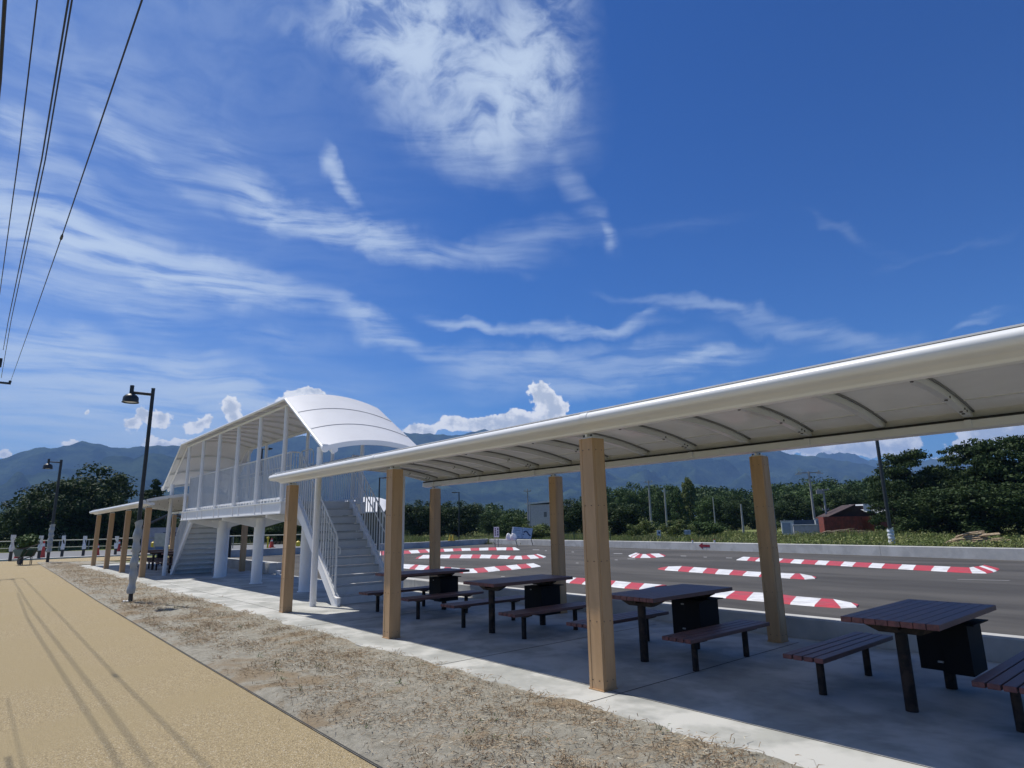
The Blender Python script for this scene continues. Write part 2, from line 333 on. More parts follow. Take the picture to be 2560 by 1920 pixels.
# ================================================================== GROUND
b = MB(); rows = []
rads = [0, 30, 60, 100, 200, 500, 1200, 3000, 9000]
b._add([(0, 0, -.06)], [])
k = 48
for R_ in rads[1:]: b.v += [(-20+R_*math.cos(2*math.pi*j/k), 20+R_*math.sin(2*math.pi*j/k), -.06) for j in range(k)]
b.f += [(0, 1+j, 1+(j+1)%k) for j in range(k)]; b.f += [(1+i*k+j, 1+(i+1)*k+j, 1+(i+1)*k+(j+1)%k, 1+i*k+(j+1)%k) for i in range(len(rads)-2) for j in range(k)]; b.m = [0]*len(b.f)
struct('ground', b, MT['field'])
def flat(name, poly, z, m, kind='structure'):
    b = MB(); b._add([(p[0], p[1], z) for p in poly], [tuple(range(len(poly)))]); return tag(b.build(name, m), kind=kind)
flat('asphalt_track', [(-34.8, 3.0), (14, 3.0), (14, 22.0), (-38.2, 30.2), (-36.4, 20), (-35.4, 6)], -.012, MT['asphalt'])
flat('path', [(14, -9), (14, -2.55), (.28, -2.55), (-5, -2.48), (-13.7, -2.33), (-26, -2.02), (-40.4, -1.72), (-40.75, -1.2), (-40.3, -.3), (-39.6, .5), (-38.6, 1.6), (-37.5, 5.2), (-45.9, 3.2), (-45.2, -4), (-44.6, -14), (-10, -11)], -.008, MT['path'])
b = MB(); b.box(-46.9, -46.1, -16, 5.5, -.05, .07); struct('kerb', b, MT['concw'])
flat('road', [(-46.9, -18), (-46.9, 5.4), (-50, 60), (-72, 60), (-66, 5), (-75, -18)], -.02, MT['road'])

# concrete platform slab with saw-cut joints
b = MB(); b.box(-34.2, 9, -.60, 3.50, -.12, 0.0); struct('platform', b, MT['conc'], bevel=.006)
b = MB(); b.box(-19.4, -6.0, 3.503, 3.80, -.12, -.001); b.box(-5.99, 9, 3.503, 3.80, -.12, -.003); b.box(-34, -19.41, 3.503, 3.80, -.12, -.003); struct('platform_margin', b, MT['conc'])
b = MB()
for X in (-30.1, -26.1, -22.1, -18.1, -14.1, -10.1, -6.05, -2.02, .22, 4.2): b.box(X-.004, X+.004, -.598, 3.49, .001, .0025)
b.box(-34, 9, -.005, .002, .001, .0024)
struct('slab_joint', b, MT['joint'])

# soil strip: a bumpy sheet
def ledge(x):
    pts = [(-40.7, -1.72), (-26, -2.02), (-13.7, -2.33), (-5, -2.48), (.28, -2.55), (9, -2.55)]
    return float(np.interp(x, [p[0] for p in pts], [p[1] for p in pts]))
b = MB(); rows = []
nx, ny = 900, 34
def bumps(x, y): return .012*math.sin(x*3.1+2*math.sin(y*2.3))*math.sin(y*4.1+x*.7)+.007*math.sin(x*11+y*5)*math.sin(y*13-x*3)+.006*random.random()
for i in range(nx):
    x = -40.9+(9+40.9)*(i/(nx-1))**.62 if False else 9-49.6*((i/(nx-1))**1.7)
    y0 = ledge(x); y1 = -.60+.035*math.sin(x*2.3)+.03*math.sin(x*7.1)+.02*random.random() if x > -34.2 else .6*min(1, (x+40.6)/6+.0)
    if x <= -34.2: y1 = max(y0+.02, min(.8, -1.2+1.2*(x+40.7)/2.0)) if x < -38.6 else .75+.3*(x+38.6)
    rows.append([(x, y0+(y1-y0)*j/(ny-1), (.014+bumps(x, y0+(y1-y0)*j/(ny-1)))*min(1, j*.5, 1)+(-.012 if j == 0 else 0)) for j in range(ny)])
b.sheet(rows); struct('soil_strip', b, MT['soil'], smooth_=True)
b = MB(); b.sheet([[(x, ledge(x)-.006, .004), (x, ledge(x)+.006, .006)] for x in np.linspace(-40, 9, 60)]); struct('path_edging', b, MT['joint'])

# grass clippings on the soil
def clump_cards(n_cl, per, region, lmin, lmax, wd, zmax, curl=True, seed=1, spread=.16):
    R_ = np.random.default_rng(seed); V = []; Fc = []
    for c in range(n_cl):
        cx, cy = region(R_); m_ = per if n_cl > 1 else per
        cs = spread*(.5+R_.random())
        for q in range(int(m_*(.4+1.2*R_.random()))):
            x = cx+R_.normal()*cs*1.5; y = cy+R_.normal()*cs
            if y < ledge(x)+.02 or y > -.52: 
                if R_.random() < .93: continue
            a = R_.random()*6.28; l = lmin+(lmax-lmin)*R_.random()**2; z0 = .012+.025*R_.random(); dz = (zmax*R_.random()**2)
            dx, dy = math.cos(a)*l, math.sin(a)*l; px_, py_ = -math.sin(a)*wd, math.cos(a)*wd; bend = (R_.random()-.5)*l*.7
            o = len(V); mx, my = x+dx*.5-math.sin(a)*bend, y+dy*.5+math.cos(a)*bend
            V += [(x-px_, y-py_, z0), (x+px_, y+py_, z0+.003), (mx+px_, my+py_, z0+dz*.8+.004), (mx-px_, my-py_, z0+dz*.8), (x+dx, y+dy, z0+dz)]
            Fc += [(o, o+1, o+2, o+3), (o+3, o+2, o+4)]
    b = MB(); b.v = V; b.f = Fc; b.m = [0]*len(Fc); return b
def reg_near(R_):
    t = R_.random()**1.5; x = 3.2-16*t; y0 = ledge(x); return x, y0+.15+(-.55-y0-.2)*R_.random()
def reg_far(R_):
    x = -11-27*R_.random(); y0 = ledge(x); return x, y0+.1+(-.6-y0)*R_.random()
tag(clump_cards(430, 60, reg_near, .02, .10, .0022, .04, seed=3, spread=.11).build('dried_grass', MT['dry']), kind='stuff')
tag(clump_cards(300, 40, reg_far, .04, .14, .004, .05, seed=4, spread=.3).build('dried_grass_further', MT['dry']), kind='stuff')
tag(clump_cards(230, 2, reg_near, .03, .13, .0026, .04, seed=5, spread=.3).build('straw_stems', MT['straw']), kind='stuff')
tag(clump_cards(40, 9, reg_near, .02, .07, .003, .06, seed=6, spread=.035).build('weed_sprigs', MT['sprig']), kind='stuff')

# ================================================================== SHELTERS
def arc(y, y0=-.32, y1=3.52, zb=2.572, rise=.25):
    c = (y0+y1)/2; h = (y1-y0)/2; return zb+rise*(1-((y-c)/h)**2)
def shelter(xs, x0, x1, label, rib_x0, rib_step, W_=3.39, H=2.40):
    root = empty('picnic_shelter', label, 'shelter', (0, 0, 0), group='white roofed picnic shelters')
    for X in xs:
        for Yp in (0.0, W_):
            b = MB(); h = .087
            b.box(X-h, X+h, Yp-h, Yp+h, .012, H)
            for sx_ in (-1, 1):                          # proud cladding strips and corner beads
                b.box(X+sx_*(h+.002), X+sx_*(h-.028), Yp-h-.004, Yp-h-.0005, .0125, H-.001); b.box(X+sx_*(h+.002), X+sx_*(h-.028), Yp+h+.0005, Yp+h+.004, .0125, H-.001)
            b.box(X+h+.0005, X+h+.004, Yp-h+.03, Yp+h-.03, .013, H-.002)
            for z in (.09, .62, 1.18, 1.72, H-.12):
                for dx in (-.042, .042):
                    for s_ in (-1, 1):
                        b.tube([(X+dx, Yp-h-.010, z), (X+dx, Yp-h, z)], .0042, 6, 1); b.tube([(X+h+.010, Yp+dx, z), (X+h, Yp+dx, z)], .0042, 6, 1)
            post = b.build('post', [MT['tan'], MT['bolt']], root)
            b = MB(); b.box(X-.07, X+.07, Yp-.07, Yp+.07, H+.001, H+.016); b.box(X-.012, X+.012, Yp-.08, Yp+.08, H+.0165, 2.445)
            for dx in (-.05, 0, .05): b.tube([(X+dx, Yp-.055, H+.017), (X+dx, Yp-.055, H+.040)], .011, 6, 1)
            b.build('bracket', [MT['cream'], MT['bolt']], post)
            b = MB(); b.box(X-.098, X+.098, Yp-.098, Yp+.098, .001, .0115); b.build('base_plate', MT['tan'], post)
    # round front and rear edge covers, beams
    for side, yc, yb in ((-1, -.305, -.03), (1, 3.45, 3.30)):
        prof = [(yc+side*.060*math.cos(t), 2.555+.055*math.sin(t)) for t in np.linspace(-1.35, 1.57, 12)]
        prof += [(yc-side*.05, 2.61), (yc-side*.05, 2.49)]
        segs = np.arange(x0, x1+.01, (x1-x0)/max(1, round((x1-x0)/4.03)))
        b = MB()
        for i in range(len(segs)-1): b.prism(prof, segs[i]+.003, segs[i+1]-.003)
        for X in segs[1:-1]: b.prism([(p[0]+side*.003*(1 if j < 12 else 0), p[1]+.003*(1 if j < 13 else 0)) for j, p in enumerate(prof)], X-.05, X+.05)
        b.tube([(x0-.002, yc, 2.555), (x0+.01, yc, 2.555)], .053, 14)
        b.build('edge_cover', MT['cream'], root, smooth_=True)
        b = MB(); b.prism([(yc-side*.055, 2.51), (yc-side*.055, 2.56), (yb-side*.05, 2.55), (yb-side*.05, 2.462), (yb+side*.03, 2.45), (yb+side*.10, 2.45), (yb+side*.12, 2.47)], x0+.02, x1-.02)
        b.build('edge_beam', MT['cream'], root, bevel=.006)
    b = MB(); b.box(x0+.03, x1-.03, 3.33, 3.345, 2.557, arc(3.34)+.04); b.box(x0+.03, x1-.03, -.115, -.10, 2.552, arc(-.11)+.04); b.build('edge_web', MT['panel'], root)
    b = MB(); b.box(x0+.04, x1-.04, 3.245, 3.32, 2.5515, 2.575); b.build('shadow_gap_strip', MT['joint'], root)  # dark strip put in for the shadow gap above the rear beam
    ys = np.linspace(-.30, 3.44, 23)
    b = MB(); b.sheet([[(x, y, arc(y)+.054) for y in ys] for x in np.linspace(x0, x1, 20)], th=.012); b.build('roof_panel', MT['panel'], root, smooth_=True)
    x = rib_x0; i = 0
    while x > x0+.05: x -= rib_step
    x += rib_step
    yr = np.linspace(-.0, 3.34, 17)
    while x < x1-.02:
        b = MB(); wv = .035
        b.sheet([[(x-wv, y, arc(y)+.025) for y in yr], [(x+wv, y, arc(y)+.025) for y in yr]], th=.078)
        b.sheet([[(x+wv+.001, y, arc(y)+.040) for y in yr], [(x+wv+.022, y, arc(y)+.040) for y in yr]], th=.02, mi=2)  # grey strip standing in for the shadow line beside the rib
        if i % 2 == 0:
            for y in (.55, 1.65, 2.6, 3.05, 3.12): b.tube([(x+.0, y, arc(y)-.064), (x+.0, y, arc(y)-.055)], .016, 8, 1); b.tube([(x+.036, y, arc(y)-.03), (x+.042, y, arc(y)-.03)], .013, 8, 1)
            b.box(x-.03, x+.03, 3.22, 3.27, 2.47, 2.55)
        b.build('rib', [MT['cream'], MT['bolt'], MT['bridgerib']], root, smooth_=False); x += rib_step; i += 1
    for y in (3.0,):
        b = MB(); b.box(x0+.05, x1-.05, y-.02, y+.02, arc(y)+.035, arc(y)+.06); b.build('purlin', MT['cream'], root)
    for X, s_ in ((x0, -1), (x1, 1)):
        b = MB(); ye = np.linspace(-.24, 3.42, 21); b.sheet([[(X+s_*.014, y, arc(y)+.072) for y in ye], [(X-s_*.05, y, arc(y)+.072) for y in ye]], th=.10); b.build('end_trim', MT['cream'], root, smooth_=True)
    return root
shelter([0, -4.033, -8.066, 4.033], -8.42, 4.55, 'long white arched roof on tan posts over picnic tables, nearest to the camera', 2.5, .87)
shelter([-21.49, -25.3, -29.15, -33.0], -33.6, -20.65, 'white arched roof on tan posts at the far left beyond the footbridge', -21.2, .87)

# ================================================================== FOOTBRIDGE
XC = -15.1; YC = 1.75
fb_ = empty('footbridge', 'white covered footbridge with stairs at both ends between the two picnic shelters', 'footbridge')
for X in (-11.62, -15.22, -18.95):
    b = MB(); cyl(b, X, YC+.08, .0, 1.92, .152, 28); b.tube([(X, YC+.08, .0), (X, YC+.08, .02)], .185, 28); b.build('column', MT['whitec'], fb_, smooth_=True)
    b = MB()
    for s_ in (-1, 1): b.prism([(YC+.08+s_*.14, 1.62), (YC+.08+s_*.14, 1.90), (YC+s_*1.0, 1.90), (YC+s_*1.0, 1.84)], X-.05, X+.05)
    b.box(X-.30, X+.30, YC-.30, YC+.45, 1.872, 1.898); b.build('column_bracket', MT['white'], fb_)
for X in (-19.25,):
    b = MB(); cyl(b, X, 2.05, .0, 1.92, .12, 24); b.build('column', MT['whitec'], fb_, smooth_=True)
XD0, XD1 = -19.72, -10.46
b = MB(); b.box(XD0, XD1, .80, 2.70, 2.14, 2.20)
for X in np.arange(XD0+.3, XD1, .9): b.box(X-.04, X+.04, .82, 2.68, 1.98, 2.139)
b.build('deck', MT['tread'], fb_, bevel=.004)
for side in (-1, 1):
    yo = YC+side*1.07; yi = YC+side*.97
    b = MB(); b.box(XD0, XD1, min(yo, yi), max(yo, yi), 1.93, 2.17); b.box(XD0-.01, XD1+.01, min(yo+side*.03, yi-side*.02), max(yo+side*.03, yi-side*.02), 1.905, 1.929)
    b.box(XD0-.01, XD1+.01, min(yo+side*.03, yi-side*.02), max(yo+side*.03, yi-side*.02), 2.171, 2.19)
    for k_ in range(6):
        for dx in (.12, .62): X = -10.588-1.806*k_+dx; b.box(X-.02, X+.02, min(yo+side*.001, yo+side*.018), max(yo+side*.001, yo+side*.018), 1.93, 2.17)
    b.build('deck_beam', MT['white'], fb_)
    b = MB()
    for i, X in enumerate(np.arange(XD0+.05, XD1-.3, .455)):       # slotted toe board clear of the deck
        b.box(X, X+.40, YC+side*.985-.01, YC+side*.985+.01, 2.255, 2.30); b.box(X+.02, X+.05, YC+side*.985-.01, YC+side*.985+.01, 2.191, 2.254)
        b.box(X+.27, X+.30, YC+side*.985-.01, YC+side*.985+.01, 2.191, 2.254)
    b.build('toe_board', MT['white'], fb_)
YP = {-1: .73, 1: 2.77}
pxs = [-10.588-1.806*k_ for k_ in range(6)]
for side in (-1, 1):
    for X in pxs:
        b = MB(); cyl(b, X, YP[side], 1.90, 4.46, .052, 16); 
        for z in (1.97, 2.04, 2.11): b.tube([(X+.07, YP[side]+side*.055, z), (X+.07, YP[side]+side*.035, z)], .012, 6, 1)
        b.box(X+.045, X+.11, YP[side]+side*.0-.03, YP[side]+side*.0+.035, 1.935, 2.165)
        b.build('roof_post', [MT['white'], MT['bolt']], fb_, smooth_=True)
    for X in (-8.52, -21.65):
        b = MB(); cyl(b, X, YP[side], .001, 3.26, .066, 18); b.build('roof_post', MT['white'], fb_, smooth_=True)
# roof: arched membrane, level in the middle and folded down at both ends
RX = [(-22.22, 3.12), (-19.9, 4.55), (-10.2, 4.58), (-7.86, 3.15)]
Y0, Y1 = .53, 2.97
def rz_(x): return float(np.interp(x, [p[0] for p in RX], [p[1] for p in RX]))
def rarc(y): return .20*(1-((y-1.75)/1.22)**2)
def strip(xa, xb, n): return [[(x, y, rz_(x)+rarc(y)+.03) for y in np.linspace(Y0, Y1, 21)] for x in np.linspace(xa, xb, n)]
for nm, xa, xb in (('roof', RX[1][0], RX[2][0]), ('roof', RX[2][0], RX[3][0]), ('roof', RX[0][0], RX[1][0])):
    b = MB(); b.sheet(strip(xa, xb, 9), th=.022); b.build(nm, MT['membrane'], fb_, smooth_=True)
for t0, t1 in ((0, 1), (1, 2), (2, 3)):
    (xa, za), (xb, zb) = RX[t0], RX[t1]; n_ = {0: 3, 1: 11, 2: 3}[t0]
    for i in range(n_+1):
        if t0 == 1 and i in (0, n_): pass
        f_ = i/n_; x = xa+(xb-xa)*f_; z = za+(zb-za)*f_; ys = np.linspace(Y0+.02, Y1-.02, 17); wv = .03
        if t0 != 1 and ((t0 == 0 and i == n_) or (t0 == 2 and i == 0)): continue
        b = MB(); b.sheet([[(x-wv, y, z+rarc(y)+.002) for y in ys], [(x+wv, y, z+rarc(y)+.002) for y in ys]], th=.055); b.build('roof_rib', MT['cream'], fb_)
        if 0 < i < n_: 
            b = MB(); b.sheet([[(x-.012, y, z+rarc(y)+.0345) for y in ys], [(x+.012, y, z+rarc(y)+.0345) for y in ys]], th=.003); b.build('roof_seam', MT['bridgerib'], fb_)
for side, y in ((-1, Y0), (1, Y1)):
    b = MB()
    for i in range(3):
        (xa, za), (xb, zb) = RX[i], RX[i+1]
        b.tube([(xa, y, za-.012), (xb, y, zb-.012)], .034, 12); yi = YP[side]
        b.tube([(xa+(.1 if i == 0 else 0), yi, za-.05+.09), (xb-(.1 if i == 2 else 0), yi, zb-.05+.0)] if False else [(xa, yi, za-.075), (xb, yi, zb-.075)], .036, 10)
    b.build('roof_edge', MT['cream'], fb_, smooth_=True)
for X, z in (RX[0], RX[3]):
    s_ = -1 if X < -15 else 1; ys = np.linspace(Y0-.03, Y1+.03, 19)
    b = MB(); b.prism([(y, z+rarc(y)+.050) for y in ys]+[(y, z+rarc(y)-.055) for y in ys[::-1]], X+s_*.012, X+s_*.032)
    for y in (Y0+.02, Y0+.22, Y1-.02, Y1-.22): b.tube([(X-.02, y, z-.0), (X+.02, y, z-.0)], .075, 16); b.box(X-.018, X+.018, y-.06, y+.06, z, z+.09)
    b.build('roof_end_plate', MT['white'], fb_)
# stairs
def stair(sgn):
    def FX(x): return x if sgn > 0 else 2*XC-x
    xt, xb = -10.46, -8.10; n_ = 12; rise = 2.20/n_; run = (xb-xt)/(n_-.2)
    st = []
    root = MB()
    for i in range(n_):
        xa = xt+i*run; z = 2.20-(i+1)*rise
        x0_, x1_ = sorted((FX(xa+.001), FX(xa+run+.012)))
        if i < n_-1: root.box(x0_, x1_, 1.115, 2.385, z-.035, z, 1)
        xa_, xb_ = sorted((FX(xa), FX(xa+.014))); root.box(xa_, xb_, 1.115, 2.385, z+.012, z+rise-.036 if i else z+rise)
        nx_ = sorted((FX(xa+.0), FX(xa+.03)))
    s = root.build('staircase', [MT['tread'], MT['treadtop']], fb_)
    for ya, yb in ((1.04, 1.11), (2.39, 2.46)):
        b = MB(); poly = [(FX(xt-.02), 2.24), (FX(-8.16), .15), (FX(-8.05), .15), (FX(-8.05), .0), (FX(-8.30), .0), (FX(-10.0), 1.55), (FX(-10.35), 1.80), (FX(xt-.02), 1.80)]
        b.prism(poly, ya, yb, axis='y'); b.prism([(FX(-10.4), 2.245), (FX(-8.18), .19), (FX(-8.05), .165), (FX(-8.05), .1505), (FX(-8.16), .1505), (FX(-10.4), 2.205)], ya-.02, yb+.02, axis='y'); b.build('stringer', MT['white'], s)
    for y in (1.075, 2.425):
        b = MB(); A = Vector((FX(-10.42), y, 3.36)); B = Vector((FX(-8.28), y, 1.44)); d = B-A
        b.tube([A, B], .020, 8); b.tube([A-Vector((0, 0, 1.02)), B-Vector((0, 0, 1.12))], .014, 8); b.tube([B, (FX(-8.22), y, 1.36), (FX(-8.22), y, .24)], .018, 8)
        yy = y+(.05 if y < 1.75 else -.05); b.tube([A+Vector((0, yy-y, -.25)), B+Vector((0, yy-y, -.27)), B+Vector((FX(-8.1)-FX(-8.2), yy-y, -.30)), B+Vector((FX(-8.1)-FX(-8.2), yy-y, -.42))], .014, 8)
        m_ = 17
        for i in range(m_+1):
            p = A+d*(i/m_); b.tube([p, p-Vector((0, 0, 1.13))], .013 if i % 6 else .019, 6)
        b.build('stair_railing', MT['tread'], s)
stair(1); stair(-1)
for y in (.86, 2.64):
    b = MB(); b.tube([(XD0+.05, y, 3.36), (XD1-.02, y, 3.36)], .020, 8); b.tube([(XD0+.05, y, 2.27), (XD1-.02, y, 2.27)], .014, 8)
    yi = y+(.06 if y < 1.75 else -.06); b.tube([(XD0+.1, yi, 3.05), (XD1-.1, yi, 3.05)], .014, 8)
    n_ = 84
    for i in range(n_+1):
        X = XD0+.05+(XD1-XD0-.07)*i/n_; b.tube([(X, y, 2.20), (X, y, 3.36)], .013 if i % 14 else .019, 6)
    b.build('deck_railing', MT['tread'], fb_)
for y in (1.06, 2.44):      # returns where deck meets stairs, hooped end rail
    for X in (XD0+.02, XD1-.02):
        b = MB()
        for q in np.linspace(min(y, .86 if y < 1.75 else 2.64), max(y, .86 if y < 1.75 else 2.64), 4): b.tube([(X, q, 2.2), (X, q, 3.36)], .010, 6)
        b.tube([(X, .86 if y < 1.75 else 2.64, 3.36), (X, y, 3.36)], .018, 8); b.build('deck_railing', MT['tread'], fb_)
b = MB(); hp = [(-14.3, 2.58, 2.3), (-14.3, 2.58, 3.68), (-14.2, 2.58, 3.80), (-14.05, 2.58, 3.85), (-13.5, 2.58, 3.85), (-13.35, 2.58, 3.80), (-13.27, 2.58, 3.68), (-13.27, 2.58, 2.3)]
b.tube(hp, .018, 8)
for X in (-14.1, -13.9, -13.7, -13.5): b.tube([(X, 2.58, 2.3), (X, 2.58, 3.85)], .010, 6)
b.tube([(-14.3, 2.58, 3.4), (-13.27, 2.58, 3.4)], .012, 6)
b.build('hoop_rail', MT['tread'], fb_)

# ================================================================== PICNIC TABLES AND BENCHES
def table_proto(label):
    t = empty('picnic_table', label, 'picnic table', (2.24, 0, 0), group='dark plank picnic tables')
    b = MB(); n_ = 8; Wt = .74
    for i in range(n_):
        xa = -Wt/2+i*Wt/n_+.0025; xb = -Wt/2+(i+1)*Wt/n_-.0025
        b.box(xa, xb, .985, 2.60, .682, .727, 0)
    ob = b.build('tabletop', [MT['plank'], MT['plankend']], t, bevel=.004)
    for p in ob.data.polygons:
        if abs(p.normal.y) > .9: p.material_index = 1
    for y in (1.24, 2.26):
        b = MB(); cyl(b, 0, y, .001, .60, .048, 18); b.build('leg', MT['black'], t, smooth_=True)
        b = MB(); b.prism([(-.31, .681), (.31, .681), (.31, .665), (.16, .60), (-.16, .60), (-.31, .665)], y-.03, y+.03, axis='y'); b.build('cross_support', MT['black'], t)
    b = MB(); b.box(-.03, .03, 1.10, 2.45, .64, .68); b.build('rail', MT['black'], t)
    b = MB(); b.box(-.15, .05, 2.02, 2.21, .19, .60); b.box(.055, .27, 1.99, 2.40, .18, .60); b.box(-.15, .05, 2.31, 2.40, .19, .60)
    c = b.build('cabinet', MT['cab'], t, bevel=.004)
    b = MB(); b.box(.03, .33, 1.97, 2.43, .602, .612); b.build('lid', MT['cab'], c)
    b = MB(); b.box(.0, .045, 2.005, 2.018, .545, .56); b.box(.0, .045, 2.005, 2.018, .26, .275); b.build('latch', MT['label'], c)
    return t
tl = ['dark plank picnic table nearest the camera, at the right edge under the roof', 'dark plank picnic table directly to the right of the largest tan post', 'dark plank picnic table directly to the left of the largest tan post',
      'dark plank picnic table beside the foot of the white stairs']
t0 = table_proto(tl[0]); 
for i in range(1, 4): dup(t0, (2.24-2.755*i+(.04 if i == 1 else 0), 0, 0), 0, tl[i])
def bench_proto(label):
    t = empty('bench', label, 'bench', (0, 0, 0), group='dark plank benches')
    b = MB()
    for i in range(4):
        xa = -.185+i*.0935+.004; xb = xa+.0815; b.box(xa, xb, .93, 2.53, .325, .366)
    ob = b.build('seat', [MT['plank'], MT['plankend']], t, bevel=.007)
    for p in ob.data.polygons:
        if p.normal.y < -.9: p.material_index = 1
    for y in (1.24, 2.26):
        b = MB(); cyl(b, 0, y, .001, .30, .034, 16); b.build('leg', MT['black'], t, smooth_=True)
        b = MB(); b.prism([(-.15, .324), (.15, .324), (.15, .312), (.06, .285), (-.06, .285), (-.15, .312)], y-.028, y+.028, axis='y'); b.build('cross_support', MT['black'], t)
    return t
bl = {(0, -1): 'dark plank bench on the left side of the table nearest the camera', (0, 1): 'dark plank bench cut off by the right edge of the picture',
      (1, -1): 'dark plank bench partly hidden behind the largest tan post', (1, 1): 'dark plank bench between the largest tan post and the rear right post',
      (2, -1): 'dark plank bench left of the table that stands left of the largest post', (2, 1): 'dark plank bench whose far end meets the left side of the largest post',
      (3, -1): 'dark plank bench nearest to the white stairs, beyond the second tan post', (3, 1): 'dark plank bench just right of the second tan post, between the two furthest near tables'}
b0 = None
for (i, s_), lab in bl.items():
    x = 2.24-2.755*i+s_*.715
    if b0 is None: b0 = bench_proto(lab); b0.location = (x, 0, 0)
    else: dup(b0, (x, 0, 0), 0, lab)
fl = ['picnic table under the far shelter, closest to the footbridge', 'picnic table in the middle of the far shelter', 'picnic table furthest away at the far end of the far shelter']
for i, x in enumerate((-23.2, -26.2, -29.4)):
    dup(t0, (x, 0, 0), 0, fl[i])
    dup(b0, (x-.715, 0, 0), 0, ['bench left of the table closest to the footbridge, far shelter', 'bench left of the middle table, far shelter', 'bench left of the furthest table, far shelter'][i]); dup(b0, (x+.715, 0, 0), 0, ['bench right of the table closest to the footbridge, far shelter', 'bench right of the middle table, far shelter', 'bench right of the furthest table, far shelter'][i])

# ================================================================== LOW WALLS
def wall(name, label, pts, h, th, joints=(), cap=True):
    """pts: ground line of the front face; thickness goes to the left of the direction of travel"""
    root = MB(); P = [Vector((p[0], p[1], 0)) for p in pts]
    hs = h if isinstance(h, (list, tuple)) else [h]*len(P)
    for i in range(len(P)-1):
        d = (P[i+1]-P[i]); ln = d.length; u = d/ln; n = Vector((-u.y, u.x, 0)); a = math.atan2(u.y, u.x)
        R = Matrix.Translation(P[i]) @ Matrix.Rotation(a, 4, 'Z'); nseg = max(1, int(round(ln/4.6)))
        for k_ in range(nseg):
            xa, xb = ln*k_/nseg+(.012 if k_ else 0), ln*(k_+1)/nseg-(.0 if k_ == nseg-1 else .0)
            prof = [(0, -.1), (0, hs[i]-.02), (.02, hs[i]), (th-.02, hs[i]), (th, hs[i]-.02), (th, -.1)]
            o = len(root.v); root.prism(prof, xa, xb); root.v[o:] = [tuple(R @ Vector(v)) for v in root.v[o:]]
            if k_: 
                o = len(root.v); root.prism([(.004, -.1), (.004, hs[i]-.03), (th-.01, hs[i]-.03), (th-.01, -.1)], xa-.012, xa, 1); root.v[o:] = [tuple(R @ Vector(v)) for v in root.v[o:]]
    o = root.build(name, [MT['concw'], MT['joint']]); return tag(o, label, 'wall', 'low concrete walls round the track')
W_FAR = [(-38.3, 28.75), (-24, 26.9), (-11.0, 24.85), (-1.27, 23.0), (12, 20.4)]
wall('low_wall', 'low grey concrete wall along the far side of the track, with a red arrow', W_FAR, .40, .25)
wall('low_wall', 'low grey concrete wall closing the left end of the track', [(-35.6, 4.6), (-35.5, 8.7), (-36.3, 21.0), (-38.35, 28.70)], .42, .25)
wall('low_wall', 'low concrete wall behind the picnic tables, sunlit at its left end', [(-14.3, 3.82), (9, 3.82)], .265, .22)
wall('low_wall', 'short low concrete wall seen between the columns of the footbridge', [(-34.0, 3.82), (-19.0, 3.82)], .37, .22)
b = MB(); b.box(-20.1, -19.0, 3.55, 3.815, 0, .375); tag(b.build('concrete_block', MT['concw'], bevel=.01), 'pale concrete block at the end of the short wall under the footbridge', 'concrete block')
b = MB(); b.box(-16.15, -15.95, 3.52, 3.66, .0, .16); b.box(-16.20, -15.90, 3.50, 3.68, .161, .20); tag(b.build('marker_block', MT['kwhite'], bevel=.01), 'small white block on the platform edge under the footbridge', 'marker', 'white marker blocks')
b = MB(); b.box(-18.5, -18.35, 3.60, 3.72, .0, .10); b.box(-18.52, -18.33, 3.58, 3.74, .101, .13); tag(b.build('marker_block', MT['kwhite'], bevel=.01), 'tiny white block by the pale concrete block under the footbridge', 'marker', 'white marker blocks')
# arrow painted plate on the far wall
A0 = Vector((-11.0, 24.85, 0)); A1 = Vector((-24, 26.9, 0)); u_ = (A1-A0).normalized(); nrm = Vector((u_.y, -u_.x, 0)); nrm = nrm if nrm.y < 0 else -nrm
pc = at_dist(1761, 1366.5, 1); dd = ray(1761, 1366.5); tpar = None
den_ = dd.x*nrm.x+dd.y*nrm.y; tt = ((A0-CAM).x*nrm.x+(A0-CAM).y*nrm.y)/den_; pa = CAM+dd*tt; pa = pa+nrm*.012
def awp(s_, z): return (pa.x-u_.x*s_+0, pa.y-u_.y*s_, z)
zc = .225; pl = [(-.26, 0), (-.08, .14), (-.08, .055), (.26, .055), (.26, -.055), (-.08, -.055), (-.08, -.14)]
b = MB(); vs = [awp(p[0]*1.45, zc+p[1]*1.15) for p in pl]; vb = [(v[0]-nrm.x*.008, v[1]-nrm.y*.008, v[2]) for v in vs]
b._add(vs+vb, [tuple(range(7)), tuple(range(7, 14))[::-1]]+[(i, (i+1) % 7, (i+1) % 7+7, i+7) for i in range(7)])
tag(b.build('arrow_sign', MT['arrow']), 'dark red arrow pointing left on the far concrete wall', 'arrow sign')

